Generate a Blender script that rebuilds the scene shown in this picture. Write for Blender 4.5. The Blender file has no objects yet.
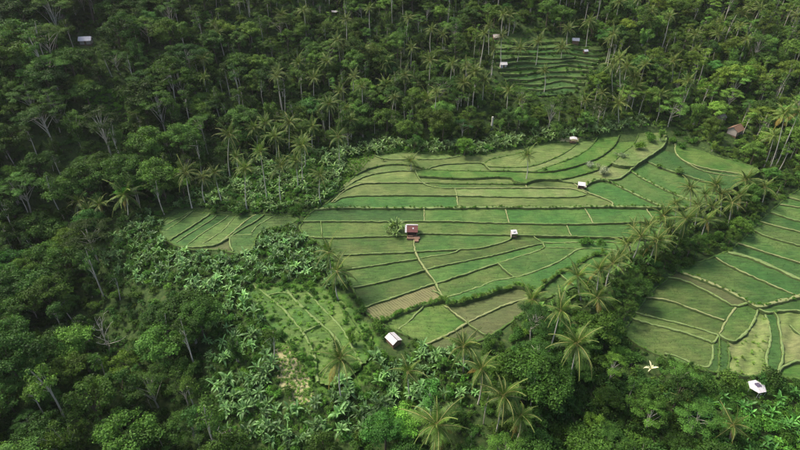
import bpy, math, random
import numpy as np

random.seed(7)
RNG = np.random.default_rng(11)
scn = bpy.context.scene
COL = scn.collection

# ------------------------------------------------------------------ camera, sky, sun, exposure
CAM_H, PITCH, FPX = 105.0, math.radians(35.0), 540.0      # drone height, pitch, focal length in 800-px units
cam_data = bpy.data.cameras.new('camera')
cam_data.sensor_width = 36.0
cam_data.lens = 36.0 * FPX / 800.0
cam_data.clip_start = 1.0
cam_data.clip_end = 3000.0
cam = bpy.data.objects.new('camera', cam_data)
cam.location = (0, 0, CAM_H)
cam.rotation_euler = (math.pi / 2 - PITCH, 0, 0)
COL.objects.link(cam)
scn.camera = cam

SUN_AZ = math.atan2(-0.85, 0.36)      # measured from +Y towards +X
SUN_EL = math.radians(54)
world = bpy.data.worlds.new('World')
scn.world = world
world.use_nodes = True
wn = world.node_tree.nodes
wl = world.node_tree.links
wn.clear()
w_out = wn.new('ShaderNodeOutputWorld')
w_bg = wn.new('ShaderNodeBackground')
w_sky = wn.new('ShaderNodeTexSky')
w_sky.sky_type = 'NISHITA'
w_sky.sun_disc = False
w_sky.sun_elevation = SUN_EL
w_sky.sun_rotation = SUN_AZ
w_sky.air_density = 1.0
w_sky.dust_density = 5.0
w_sky.ozone_density = 0.5
w_bg.inputs['Strength'].default_value = 0.09
wl.new(w_sky.outputs[0], w_bg.inputs[0])
wl.new(w_bg.outputs[0], w_out.inputs[0])

sun_data = bpy.data.lights.new('sun', 'SUN')
sun_data.energy = 1.5
sun_data.angle = math.radians(10.0)
sun_data.color = (1.0, 0.93, 0.80)
sun = bpy.data.objects.new('sun', sun_data)
from mathutils import Vector
sdir = Vector((math.sin(SUN_AZ) * math.cos(SUN_EL), math.cos(SUN_AZ) * math.cos(SUN_EL), math.sin(SUN_EL)))
sun.rotation_euler = sdir.to_track_quat('Z', 'Y').to_euler()
sun.location = sdir * 400
COL.objects.link(sun)

scn.view_settings.view_transform = 'Standard'
scn.view_settings.look = 'None'
scn.view_settings.gamma = 1.0
scn.view_settings.use_curve_mapping = False
scn.view_settings.exposure = 1.62
scn.render.engine = 'CYCLES'
cy = scn.cycles
cy.max_bounces = 6
cy.diffuse_bounces = 4
cy.glossy_bounces = 2
cy.transmission_bounces = 3
cy.transparent_max_bounces = 4
cy.caustics_reflective = False
cy.caustics_refractive = False
cy.use_denoising = True
cy.denoiser = 'OPENIMAGEDENOISE'
cy.denoising_prefilter = 'ACCURATE'
cy.filter_width = 1.3
cy.sample_clamp_indirect = 3.0

# ------------------------------------------------------------------ lens geometry and ground shape
SP, CP = math.sin(PITCH), math.cos(PITCH)

def project(x, y, z):
    """world point(s) -> picture coordinates (800 x 450) and depth"""
    x, y, z = np.asarray(x, float), np.asarray(y, float), np.asarray(z, float) - CAM_H
    d = y * CP - z * SP
    up = y * SP + z * CP
    d = np.maximum(d, 1e-3)
    return 400 + FPX * x / d, 225 - FPX * up / d, d

def smooth(a, b, t):
    t = np.clip((t - a) / (b - a), 0, 1)
    return t * t * (3 - 2 * t)

def softplus(t, k=8.0):
    return k * np.log1p(np.exp(np.clip(t / k, -40, 40)))

def seg_dist(x, y, pts):
    best = np.full(np.shape(x), 1e9)
    for (x0, y0), (x1, y1) in zip(pts[:-1], pts[1:]):
        dx, dy = x1 - x0, y1 - y0
        t = np.clip(((x - x0) * dx + (y - y0) * dy) / (dx * dx + dy * dy), 0, 1)
        best = np.minimum(best, np.hypot(x - x0 - t * dx, y - y0 - t * dy))
    return best

GULLY = [(150, 205), (112, 160), (78, 122), (52, 98), (40, 70), (30, 30)]
RAVINE = [(-150, 175), (-108, 132), (-72, 92), (-52, 60), (-40, 20)]

def ground(x, y):
    x, y = np.asarray(x, float), np.asarray(y, float)
    z = 0.062 * (y - 150)
    z = z + -0.12 * np.maximum(95 - y, 0)
    yb = 207 - 0.62 * softplus(-(x + 22), 6) + 0.13 * softplus(x - 30, 8)
    z = z + 0.34 * softplus(y - yb, 5)
    # dark ravine in the west, its far bank climbing again
    d = seg_dist(x, y, RAVINE)
    z = z - 13 * np.exp(-(d / 20.0) ** 2)
    west = smooth(0, 60, -(x + 100) - 0.9 * (y - 120) * -1 - 20)
    z = z + 10 * west * smooth(150, 60, y)
    # gully between the two fields; eastern field lies lower
    dg = seg_dist(x, y, GULLY)
    z = z - 3.2 * np.exp(-(dg / 7.0) ** 2)
    side = x - np.interp(y, [30, 70, 98, 122, 160, 205, 240], [30, 40, 52, 78, 112, 150, 175])
    z = z - 3.0 * smooth(-4, 12, side) * smooth(235, 190, y)
    # broad undulation of the wooded slopes
    wood = smooth(0, 30, y - yb) + 0.4 * smooth(0, 15, -(x + 60))
    und = 2.6 * np.sin(x / 23 + 1.3) * np.cos(y / 31 + 0.4) + 1.6 * np.sin(x / 11 - y / 17) + 3.5 * np.sin(x / 47 + y / 70 + 2)
    return z + und * np.clip(wood, 0, 1)

def at(pts):
    """picture coordinates -> points on the ground (N x 3)"""
    p = np.atleast_2d(np.asarray(pts, float))
    a = (p[:, 0] - 400) / FPX
    b = (225 - p[:, 1]) / FPX
    dx, dy, dz = a, CP + b * SP, -SP + b * CP
    t = np.full(len(p), 55.0)
    done = np.zeros(len(p), bool)
    lo, hi = t.copy(), t.copy()
    for i in range(420):
        nt = t + 2.0
        z = CAM_H + dz * nt
        hit = (z < ground(dx * nt, dy * nt)) & ~done
        lo[hit], hi[hit] = t[hit], nt[hit]
        done |= hit
        t = nt
        if done.all():
            break
    lo[~done], hi[~done] = 800, 802
    for i in range(24):
        m = 0.5 * (lo + hi)
        under = CAM_H + dz * m < ground(dx * m, dy * m)
        hi = np.where(under, m, hi)
        lo = np.where(under, lo, m)
    x, y = dx * hi, dy * hi
    return np.stack([x, y, ground(x, y)], 1)

def in_poly(px, py, poly):
    px, py = np.asarray(px, float), np.asarray(py, float)
    inside = np.zeros(px.shape, bool)
    n = len(poly)
    for i in range(n):
        x0, y0 = poly[i]
        x1, y1 = poly[(i + 1) % n]
        if y0 == y1:
            continue
        c = ((y0 > py) != (y1 > py)) & (px < (x1 - x0) * (py - y0) / (y1 - y0) + x0)
        inside ^= c
    return inside

# ------------------------------------------------------------------ mesh and object helpers
def mesh_np(name, V, groups, mats=(), attrs=None, smooth_shade=False):
    """groups: list of (faces array (n,k), material index)"""
    me = bpy.data.meshes.new(name)
    V = np.asarray(V, np.float32).reshape(-1, 3)
    me.vertices.add(len(V))
    me.vertices.foreach_set('co', V.ravel())
    groups = [(np.asarray(f, np.int32), m) for f, m in groups if len(f)]
    nl = sum(f.size for f, m in groups)
    npoly = sum(len(f) for f, m in groups)
    me.loops.add(nl)
    me.loops.foreach_set('vertex_index', np.concatenate([f.ravel() for f, m in groups]))
    me.polygons.add(npoly)
    tot = np.concatenate([np.full(len(f), f.shape[1], np.int32) for f, m in groups])
    start = np.concatenate([[0], np.cumsum(tot)[:-1]]).astype(np.int32)
    me.polygons.foreach_set('loop_start', start)
    me.polygons.foreach_set('material_index', np.concatenate([np.full(len(f), m, np.int32) for f, m in groups]))
    me.polygons.foreach_set('use_smooth', np.full(npoly, smooth_shade, bool))
    for m in mats:
        me.materials.append(m)
    me.update(calc_edges=True)
    for k, v in (attrs or {}).items():
        a = me.attributes.new(k, 'FLOAT', 'POINT')
        a.data.foreach_set('value', np.asarray(v, np.float32))
    return me

class MB:
    """collects shapes; build() links them as ONE mesh object"""
    def __init__(s):
        s.V, s.G, s.n = [], [], 0
    def add(s, V, F, m=0):
        V = np.asarray(V, float).reshape(-1, 3)
        s.V.append(V)
        s.G.append((np.asarray(F, np.int32) + s.n, m))
        s.n += len(V)
    def box(s, x0, x1, y0, y1, z0, z1, m=0):
        V = [(x, y, z) for z in (z0, z1) for y in (y0, y1) for x in (x0, x1)]
        s.add(V, [(0, 2, 3, 1), (4, 5, 7, 6), (0, 1, 5, 4), (2, 6, 7, 3), (0, 4, 6, 2), (1, 3, 7, 5)], m)
    def tube(s, pts, rad, k=6, m=0):
        pts = np.asarray(pts, float)
        rad = np.broadcast_to(np.asarray(rad, float), (len(pts),))
        tan = np.gradient(pts, axis=0)
        tan /= np.linalg.norm(tan, axis=1)[:, None] + 1e-9
        ref = np.array([0.31, 0.95, 0.05]) if abs(tan[:, 2]).mean() > 0.6 else np.array([0, 0, 1.0])
        u = np.cross(tan, ref); u /= np.linalg.norm(u, axis=1)[:, None] + 1e-9
        w = np.cross(tan, u)
        ang = np.linspace(0, 2 * np.pi, k, endpoint=False)
        V = pts[:, None] + rad[:, None, None] * (np.cos(ang)[None, :, None] * u[:, None] + np.sin(ang)[None, :, None] * w[:, None])
        F = []
        for i in range(len(pts) - 1):
            for j in range(k):
                F.append((i * k + j, i * k + (j + 1) % k, (i + 1) * k + (j + 1) % k, (i + 1) * k + j))
        s.add(V, F, m)
        s.add(V[-1], [tuple(range(k))], m)
    def mesh(s, name, mats, smooth_shade=False):
        V = np.concatenate(s.V)
        return mesh_np(name, V, s.G, mats, None, smooth_shade)

def link(name, me, parent=None, **props):
    o = bpy.data.objects.new(name, me)
    COL.objects.link(o)
    if parent is not None:
        o.parent = parent
    for k, v in props.items():
        o[k] = v
    return o

def thing(name, label, cat, loc, rz=0.0, sc=1.0, group=None):
    o = bpy.data.objects.new(name, None)
    COL.objects.link(o)
    o.location = loc
    o.rotation_euler = (0, 0, rz)
    o.scale = (sc, sc, sc)
    o.empty_display_size = 0.5
    o['label'] = label
    o['category'] = cat
    if group:
        o['group'] = group
    return o

# ------------------------------------------------------------------ materials
class NT:
    def __init__(s, name):
        s.mat = bpy.data.materials.new(name)
        s.mat.use_nodes = True
        s.n, s.l = s.mat.node_tree.nodes, s.mat.node_tree.links
        s.n.clear()
        s.out = s.n.new('ShaderNodeOutputMaterial')
    def node(s, typ, **kw):
        nd = s.n.new(typ)
        for k, v in kw.items():
            if k == 'ins':
                for a, b in v.items():
                    if isinstance(b, bpy.types.NodeSocket):
                        s.l.new(b, nd.inputs[a])
                    else:
                        nd.inputs[a].default_value = b
            else:
                setattr(nd, k, v)
        return nd
    def noise(s, scale, detail=3, vec=None, rough=0.55):
        nd = s.node('ShaderNodeTexNoise', ins={'Scale': scale, 'Detail': detail, 'Roughness': rough})
        if vec is not None:
            s.l.new(vec, nd.inputs['Vector'])
        return nd.outputs['Fac']
    def ramp(s, fac, stops):
        nd = s.node('ShaderNodeValToRGB', ins={'Fac': fac})
        e = nd.color_ramp.elements
        while len(e) < len(stops):
            e.new(0.5)
        for el, (p, c) in zip(e, stops):
            el.position = p
            el.color = (*c, 1)
        return nd.outputs['Color']
    def mix(s, fac, a, b, blend='MIX'):
        nd = s.node('ShaderNodeMix', data_type='RGBA', blend_type=blend)
        for i, v in ((0, fac), (6, a), (7, b)):
            if isinstance(v, bpy.types.NodeSocket):
                s.l.new(v, nd.inputs[i])
            else:
                nd.inputs[i].default_value = v if i == 0 else (*v, 1)
        return nd.outputs[2]
    def maprange(s, v, a, b, c, d):
        nd = s.node('ShaderNodeMapRange', ins={0: v, 1: a, 2: b, 3: c, 4: d})
        return nd.outputs[0]
    def bump(s, h, strength=0.4, dist=0.2):
        return s.node('ShaderNodeBump', ins={'Height': h, 'Strength': strength, 'Distance': dist}).outputs[0]
    def bsdf(s, color, rough=0.8, spec=0.2, normal=None):
        nd = s.node('ShaderNodeBsdfPrincipled', ins={'Roughness': rough, 'Specular IOR Level': spec})
        if isinstance(color, bpy.types.NodeSocket):
            s.l.new(color, nd.inputs['Base Color'])
        else:
            nd.inputs['Base Color'].default_value = (*color, 1)
        if normal is not None:
            s.l.new(normal, nd.inputs['Normal'])
        return nd.outputs[0]
    def done(s, sh):
        s.l.new(sh, s.out.inputs['Surface'])
        return s.mat

def leaf_material(name, col, rough=0.5, spec=0.35, trans=0.25, bright=(0.55, 1.55), yellow=0.35):
    """green leaves: tint per plant (leaf_tint), per leaf (shade), and per-plant random"""
    t = NT(name)
    tint = t.node('ShaderNodeAttribute', attribute_type='INSTANCER', attribute_name='leaf_tint').outputs['Color']
    shade = t.node('ShaderNodeAttribute', attribute_type='GEOMETRY', attribute_name='shade').outputs['Fac']
    oi = t.node('ShaderNodeObjectInfo').outputs['Random']
    c = t.mix(t.maprange(oi, 0, 1, 0, yellow), col, (col[0] * 1.75, col[1] * 1.35, col[2] * 0.9))
    k = t.maprange(shade, 0, 1, bright[0], bright[1])
    g = t.node('ShaderNodeCombineColor', ins={0: k, 1: k, 2: k}).outputs[0]
    c = t.mix(1.0, c, g, 'MULTIPLY')
    c = t.mix(1.0, c, tint, 'MULTIPLY')
    a = t.bsdf(c, rough, spec)
    tc = t.mix(1.0, c, (1.25, 1.3, 0.6), 'MULTIPLY')
    b = t.node('ShaderNodeBsdfTranslucent', ins={'Color': tc}).outputs[0]
    m = t.node('ShaderNodeMixShader', ins={0: trans, 1: a, 2: b}).outputs[0]
    return t.done(m)

def plain(name, col, rough=0.8, var=0.25, scale=3.0, spec=0.2, bump=0.0):
    t = NT(name)
    co = t.node('ShaderNodeTexCoord').outputs['Object']
    n = t.noise(scale, 4, co)
    c = t.mix(n, tuple(v * (1 - var) for v in col), tuple(min(1, v * (1 + var)) for v in col))
    nm = t.bump(n, bump, 0.1) if bump else None
    return t.done(t.bsdf(c, rough, spec, nm))

M = {}
M['leaf'] = leaf_material('tree_leaves', (0.050, 0.106, 0.020), 0.6, 0.15, 0.3, (0.35, 1.75))
M['palm'] = leaf_material('palm_leaflets', (0.054, 0.098, 0.018), 0.5, 0.18, 0.22, (0.6, 1.5), 0.3)
M['banana'] = leaf_material('banana_leaves', (0.088, 0.172, 0.052), 0.45, 0.3, 0.3, (0.6, 1.5), 0.2)
M['grass'] = leaf_material('grass_blades', (0.110, 0.212, 0.043), 0.6, 0.2, 0.35, (0.7, 1.35), 0.3)
M['rib'] = plain('frond_rib', (0.26, 0.25, 0.08), 0.6, 0.2)
M['stem'] = plain('banana_stem', (0.12, 0.14, 0.05), 0.6, 0.3)
M['bark'] = plain('brown_bark', (0.11, 0.09, 0.065), 0.9, 0.4, 1.5)
M['pale_bark'] = plain('pale_bark', (0.40, 0.37, 0.30), 0.85, 0.35, 1.2)
M['palm_bark'] = plain('palm_bark', (0.46, 0.43, 0.35), 0.85, 0.3, 1.5)
M['dead_bark'] = plain('bleached_wood', (0.42, 0.40, 0.34), 0.85, 0.25, 1.5)
M['wood'] = plain('weathered_timber', (0.16, 0.10, 0.065), 0.8, 0.35, 4)
def stained_sheet(name, col, stain):
    t = NT(name)
    co = t.node('ShaderNodeTexCoord').outputs['Object']
    st = t.node('ShaderNodeMapping', ins={'Vector': co, 'Scale': (2.2, 0.7, 0.7)}).outputs[0]
    c = t.mix(t.maprange(t.noise(1.6, 5, st, 0.7), 0.48, 0.70, 0, 0.9), col, stain)
    c = t.mix(t.maprange(t.noise(0.7, 3, co), 0.35, 0.65, 0, 0.35), c, tuple(v * 0.6 for v in col))
    return t.done(t.bsdf(c, 0.55, 0.3))
M['white_sheet'] = stained_sheet('whitened_sheet_metal', (0.50, 0.485, 0.48), (0.26, 0.20, 0.16))
M['grey_sheet'] = plain('grey_sheet_metal', (0.42, 0.42, 0.46), 0.5, 0.2, 1.2, 0.4)
M['red_tile'] = plain('red_brown_tiles', (0.125, 0.050, 0.045), 0.75, 0.35, 2.5)
M['plaster'] = plain('pale_plaster', (0.34, 0.30, 0.26), 0.85, 0.2, 2)
M['dark_cloth'] = plain('dark_violet_cloth', (0.07, 0.06, 0.09), 0.9, 0.5, 2)
M['paving'] = plain('reddish_trodden_earth', (0.17, 0.105, 0.070), 0.9, 0.3, 2)

def ground_material():
    t = NT('forest_floor')
    co = t.node('ShaderNodeTexCoord').outputs['Object']
    soil = t.node('ShaderNodeAttribute', attribute_name='soil').outputs['Fac']
    lush = t.node('ShaderNodeAttribute', attribute_name='lush').outputs['Fac']
    n1, n2, n3 = t.noise(0.12, 4, co), t.noise(0.9, 5, co), t.noise(5.0, 3, co)
    c = t.ramp(n2, [(0.3, (0.022, 0.040, 0.012)), (0.55, (0.040, 0.070, 0.020)), (0.75, (0.075, 0.085, 0.032))])
    g = t.ramp(n2, [(0.28, (0.034, 0.092, 0.014)), (0.52, (0.060, 0.128, 0.022)), (0.75, (0.105, 0.160, 0.038))])
    c = t.mix(lush, c, g)
    s = t.ramp(n3, [(0.3, (0.19, 0.18, 0.080)), (0.6, (0.36, 0.335, 0.175))])
    fac = t.maprange(t.node('ShaderNodeMath', operation='ADD', ins={0: soil, 1: t.maprange(n2, 0.3, 0.7, -0.35, 0.35)}).outputs[0], 0.4, 0.6, 0, 1)
    fac2 = t.node('ShaderNodeMath', operation='MULTIPLY', ins={0: fac, 1: t.maprange(soil, 0, 0.1, 0, 1)}).outputs[0]
    c = t.mix(fac2, c, s)
    return t.done(t.bsdf(c, 0.95, 0.1, t.bump(n3, 0.6, 0.25)))
M['ground'] = ground_material()

def paddy_material(name, a, b, patch, rows=0.0, row_dir=0.0, row_scale=1.0, wet=0.0, row_col=(0.30, 0.27, 0.13)):
    """young rice or stubble: fine tufts, ragged patches, planting rows"""
    t = NT(name)
    co = t.node('ShaderNodeTexCoord').outputs['Object']
    oi = t.node('ShaderNodeObjectInfo')
    off = t.node('ShaderNodeVectorMath', operation='ADD', ins={0: co, 1: oi.outputs['Location']}).outputs[0]
    big, mid, fine = t.noise(0.09, 4, off, 0.6), t.noise(0.40, 5, off, 0.65), t.noise(4.5, 4, off, 0.7)
    c = t.mix(t.maprange(mid, 0.3, 0.7, 0, 1), a, b)
    c = t.mix(t.maprange(big, 0.42, 0.62, 0, 0.95), c, patch)
    stretch = t.node('ShaderNodeMapping', ins={'Vector': off, 'Scale': (0.35, 1.6, 1.0)}).outputs[0]
    streak = t.noise(0.8, 4, stretch, 0.7)
    sk = t.maprange(streak, 0.3, 0.7, 0.6, 1.4)
    c = t.mix(1.0, c, t.node('ShaderNodeCombineColor', ins={0: sk, 1: sk, 2: sk}).outputs[0], 'MULTIPLY')
    kk = t.maprange(fine, 0.28, 0.72, 0.72, 1.28)
    c = t.mix(1.0, c, t.node('ShaderNodeCombineColor', ins={0: kk, 1: kk, 2: kk}).outputs[0], 'MULTIPLY')
    rk = t.maprange(oi.outputs['Random'], 0, 1, 0.86, 1.14)
    c = t.mix(1.0, c, t.node('ShaderNodeCombineColor', ins={0: rk, 1: rk, 2: rk}).outputs[0], 'MULTIPLY')
    h = fine
    if rows:
        mp = t.node('ShaderNodeMapping', ins={'Vector': co, 'Rotation': (0, 0, row_dir)}).outputs[0]
        wv = t.node('ShaderNodeTexWave', ins={'Vector': mp, 'Scale': row_scale, 'Distortion': 5.0, 'Detail': 3.0, 'Detail Scale': 0.8}).outputs['Fac']
        c = t.mix(t.maprange(wv, 0.35, 0.75, 0, rows), c, row_col)
    sh = t.bsdf(c, 0.75 - 0.4 * wet, 0.25, t.bump(h, 0.55, 0.18))
    return t.done(sh)

PAD = {
    'g': paddy_material('rice_mid_green', (0.027, 0.074, 0.013), (0.046, 0.102, 0.019), (0.069, 0.112, 0.026)),
    'd': paddy_material('rice_dull_green', (0.029, 0.069, 0.011), (0.046, 0.091, 0.017), (0.072, 0.102, 0.025)),
    'v': paddy_material('rice_vivid_green', (0.023, 0.074, 0.013), (0.036, 0.098, 0.018), (0.055, 0.110, 0.022)),
    'k': paddy_material('rice_deep_green', (0.019, 0.062, 0.011), (0.030, 0.080, 0.015), (0.042, 0.086, 0.018)),
    'y': paddy_material('rice_yellowing', (0.071, 0.128, 0.029), (0.101, 0.150, 0.039), (0.134, 0.161, 0.056)),
    't': paddy_material('rice_stubble', (0.086, 0.123, 0.032), (0.123, 0.152, 0.046), (0.065, 0.109, 0.024)),
    'r': paddy_material('stubble_in_rows', (0.064, 0.080, 0.024), (0.096, 0.102, 0.035), (0.120, 0.112, 0.045), 0.6, 2.45, 0.42, 0, (0.176, 0.164, 0.080)),
    's': paddy_material('stubble_fine_rows', (0.074, 0.086, 0.027), (0.112, 0.114, 0.042), (0.132, 0.120, 0.053), 0.55, 0.9, 0.9, 0, (0.176, 0.160, 0.076)),
    'b': paddy_material('harvested_brown', (0.051, 0.070, 0.021), (0.075, 0.086, 0.029), (0.056, 0.080, 0.022), 0.30, -0.6, 0.9, 0, (0.108, 0.112, 0.050)),
    'm': paddy_material('lush_grass', (0.027, 0.083, 0.010), (0.048, 0.112, 0.015), (0.084, 0.132, 0.027)),
    'f': paddy_material('fallow_pale_grass', (0.083, 0.133, 0.028), (0.119, 0.157, 0.045), (0.149, 0.163, 0.061)),
}

def bund_material(name, a, b, c3):
    t = NT(name)
    co = t.node('ShaderNodeTexCoord').outputs['Object']
    n, f = t.noise(0.5, 4, co), t.noise(4.0, 3, co)
    c = t.mix(t.maprange(n, 0.35, 0.65, 0, 1), a, b)
    c = t.mix(t.maprange(f, 0.5, 0.7, 0, 0.7), c, c3)
    return t.done(t.bsdf(c, 0.9, 0.15, t.bump(f, 0.8, 0.15)))
BUND = {
    'g': bund_material('grassy_bund', (0.120, 0.178, 0.058), (0.165, 0.215, 0.082), (0.082, 0.140, 0.036)),
    'd': bund_material('dark_grassy_bund', (0.051, 0.098, 0.021), (0.078, 0.128, 0.031), (0.036, 0.072, 0.015)),
    'p': bund_material('trodden_bund_path', (0.196, 0.212, 0.093), (0.153, 0.196, 0.068), (0.255, 0.246, 0.136)),
    'm': bund_material('lush_grass_bank', (0.039, 0.100, 0.014), (0.068, 0.128, 0.024), (0.098, 0.140, 0.036)),
    'side': bund_material('shade_tinted_riser', (0.029, 0.048, 0.014), (0.043, 0.070, 0.019), (0.051, 0.048, 0.022)),  # weedy earth sides, coloured extra dark to paint in shade below the bunds
}

# ------------------------------------------------------------------ the fields, as surveyed from the air
# outline, bunds (kind, width in m, points), crop seeds (kind, point); all points are read off the photograph and dropped onto the ground
FIELDS = {}
FIELDS['main'] = dict(label='broad stepped rice field in the middle of the forest',
  outline=[(303,222),(308,215),(314,209.5),(326,205),(338,192),(348,182),(356,176),(345,166),(347,158),(375,154.5),(402,152),(430,153),(460,155.5),(480,155),
           (500,150),(522,146),(542,142.5),(560,140),(575,141),(590,137.5),(605,134),(622,130),(650,129),(668,127),(684,128),(696,140),
           (712,152),(738,166),(760,176),(745,186),(722,200),(704,212),(680,225),(660,238),(640,248),(622,256),(602,266),(585,282),(562,292),(540,302),
           (524,312),(506,326),(488,338),(466,346),(446,352),(428,347),(412,338),(394,330),(378,322),(366,314),(362,306),(354,292),(346,276),(338,258),
           (322,246),(306,236),(298,228)],
  bunds=[
   ('g',1.3,[(314,209.5),(340,208.3),(400,209),(440,208.5),(500,208),(560,208.5),(600,207),(640,208.5),(692,212.5),(704,212)]),
   ('g',0.7,[(333,203),(345,196),(400,195.5),(455,196),(500,197),(540,197.7),(575,197.5),(586,195)]),
   ('p',0.9,[(455,188.5),(480,188.2),(527,188),(570,188.2),(580,191),(587,194)]),
   ('p',0.9,[(455,188.5),(457,196),(458,208.5)]),
   ('g',0.8,[(340,192),(352,183.5),(366,176),(382,172.5),(400,170.5),(415,171)]),
   ('p',0.8,[(331,203),(344,191),(358,184.5),(372,183),(430,183)]),
   ('g',0.8,[(415,171),(418,177),(421,182),(430,186.5),(442,188.5),(455,188.5)]),
   ('d',0.8,[(418,177),(440,178.7),(470,180),(490,178.2),(511,178.4),(514,183),(526,185)]),
   ('d',0.7,[(421,182),(440,183.5),(470,184.3),(500,184.2),(526,185)]),
   ('p',0.8,[(526,185),(526,188)]),
   ('d',0.8,[(415,171),(425,170),(440,171),(480,172),(520,172.5),(540,174),(560,172),(580,166),(600,158),(612,148),(617,141),(621,130)]),
   ('g',0.7,[(425,170),(440,165),(462,163.5),(482,162.5),(487,168),(490,172)]),
   ('g',0.7,[(374,155),(385,160),(405,160),(425,160),(445,159),(460,156)]),
   ('d',0.7,[(356,176),(372,168),(392,164),(415,166),(425,170)]),
   ('d',0.8,[(483,165),(490,159.5),(505,156.5),(522,153),(530,146)]),
   ('d',0.8,[(487,168),(510,169),(530,168),(545,163),(560,156),(572,148),(578,141)]),
   ('d',0.8,[(535,173),(555,165.5),(575,158),(590,148),(598,136)]),
   ('d',0.8,[(526,185),(536,180.5),(560,181),(575,177.5),(592,172.5),(612,165),(622,154),(634,145),(640,130)]),
   ('g',0.7,[(558,181),(582,185)]),
   ('p',1.0,[(574,184),(586,192),(600,197),(613,203),(612,207)]),
   ('g',1.5,[(583,187),(595,180.5),(605,179.5),(614,183),(628,191),(645,200),(662,208.5)]),
   ('g',1.1,[(605,179.5),(618,180),(626,174),(633,168),(645,160),(655,153),(664,146),(667,138),(666,128)]),
   ('g',1.6,[(631,170),(645,179),(660,187),(675,195),(690,203),(698,212)]),
   ('g',1.2,[(648,160),(656,164),(668,169),(684,174),(698,180),(712,186),(722,199)]),
   ('p',1.2,[(677,128),(676,140),(676,150),(681,158),(695,165),(715,172),(738,180),(744,186)]),
   ('p',0.7,[(686,162),(700,169.5),(716,176),(735,183)]),
   ('g',0.8,[(612,165),(622,168),(633,168)]),
   ('p',0.8,[(424,209),(424.3,221.5)]),('p',0.8,[(505,208),(509,223.5)]),('p',0.9,[(585,208),(593,224)]),('p',0.9,[(646,208.5),(655,222)]),
   ('g',0.8,[(303,222),(330,221.6),(400,222),(424,221.5),(460,222),(500,223.5),(560,225),(600,224),(640,222.5),(668,221),(684,222)]),
   ('g',0.8,[(308,237),(322,238.6),(345,238),(380,236.6),(400,236),(413,236.5),(420,233.8)]),
   ('g',0.8,[(419,233.8),(440,234),(480,235),(513,235.2),(540,236),(570,236.6),(600,237.3),(630,238),(652,241)]),
   ('p',0.8,[(567,225),(571,236.6)]),('g',0.6,[(321,221.6),(322,238.6)]),
   ('g',0.8,[(338,256),(365,254.4),(400,253),(420,252),(440,251),(460,250),(480,248.7),(500,243.5),(511,239),(514,235.2)]),
   ('g',0.8,[(345,270),(375,266),(400,261.5),(415,259.6),(430,257),(450,254),(456,252.3),(460,250)]),
   ('g',0.8,[(353,288.5),(375,284),(400,278),(425,270.5),(440,267),(460,262.5),(500,254),(530,245.5),(543,242.5)]),
   ('g',0.9,[(362,309),(380,302.5),(395,297.5),(415,290),(432,284),(440,283),(460,276.5),(480,269),(500,262.5),(520,256),(538,250.5),(545,247),(543,242.5)]),
   ('p',1.1,[(414,237),(414,248),(417,256),(420,262),(428,274),(436,283),(438,290),(444,299)]),
   ('g',0.8,[(533,236),(543,242.5),(580,241),(604,240.5),(630,243)]),
   ('g',0.7,[(545,247),(562,247),(578,248)]),
   ('g',0.9,[(446,299.5),(465,293.5),(480,288),(492,282),(510,279),(517,278),(530,274),(555,264),(570,254.5),(578,248),(596,247),(618,250)]),
   ('g',0.7,[(498,263),(505,271),(514,278)]),
   ('d',1.6,[(380,323),(394,317),(410,310),(428,304),(446,300),(450,307),(480,299),(500,291.5),(516,286),(526,289),(536,292)]),
   ('g',0.8,[(444,299),(440,294),(432,290)]),
   ('p',0.9,[(444,305),(455,314),(467,323.5)]),
   ('p',1.0,[(424,346),(438,340),(452,333),(467,323.5),(480,317),(492,311),(504,305.5),(520,299.8),(530,298),(540,302)]),
   ('g',0.6,[(467,323.5),(478,332),(488,337)]),
   ('d',1.5,[(531,298),(542,288),(555,276),(566,271),(578,266),(588,257),(600,254),(614,254)]),
   ('g',0.8,[(560,274),(566,281),(574,286)]),
   ('g',0.8,[(398,330),(408,322),(418,312),(424,306)]),
  ],
  crops=[('y',(385,158)),('k',(410,158)),('g',(440,157)),('y',(440,168)),('t',(500,152)),('t',(520,162)),('y',(505,164)),('g',(470,160)),
   ('y',(548,152)),('y',(575,150)),('t',(545,168)),('m',(600,145)),('y',(610,138)),('m',(628,140)),('y',(620,160)),('v',(660,138)),('m',(688,140)),('k',(700,158)),
   ('g',(460,168)),('v',(450,175)),('y',(480,175)),('t',(500,181)),('k',(470,182)),('d',(450,186)),('t',(560,177)),('t',(555,185)),('y',(520,192.5)),('t',(500,202)),
   ('t',(395,178)),('t',(400,189)),('t',(345,184)),('v',(420,202)),('k',(340,215)),('g',(460,215)),('v',(545,215)),('v',(620,214)),('v',(672,214)),
   ('d',(345,229)),('g',(450,228)),('g',(540,230)),('v',(610,231)),('d',(370,246)),('g',(450,243)),('d',(400,258)),('d',(390,270)),('d',(500,249)),('d',(400,288)),
   ('v',(500,257)),('d',(470,266)),('v',(580,239)),('k',(590,245)),('g',(515,268)),('d',(475,279)),('s',(550,272)),('r',(405,303)),('m',(440,322)),('b',(490,305)),
   ('b',(455,343)),('b',(500,318)),('t',(590,266)),('s',(575,276)),('v',(615,190)),('v',(600,190)),('g',(655,195)),('g',(670,180)),('y',(620,176)),('k',(700,175)),
   ('k',(700,190)),('g',(640,152)),('m',(655,170)),('k',(715,165)),('y',(600,165)),('v',(590,178)),('y',(655,186)),('m',(395,324)),('d',(330,246)),('v',(640,231))],
  default='gdgy')
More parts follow.
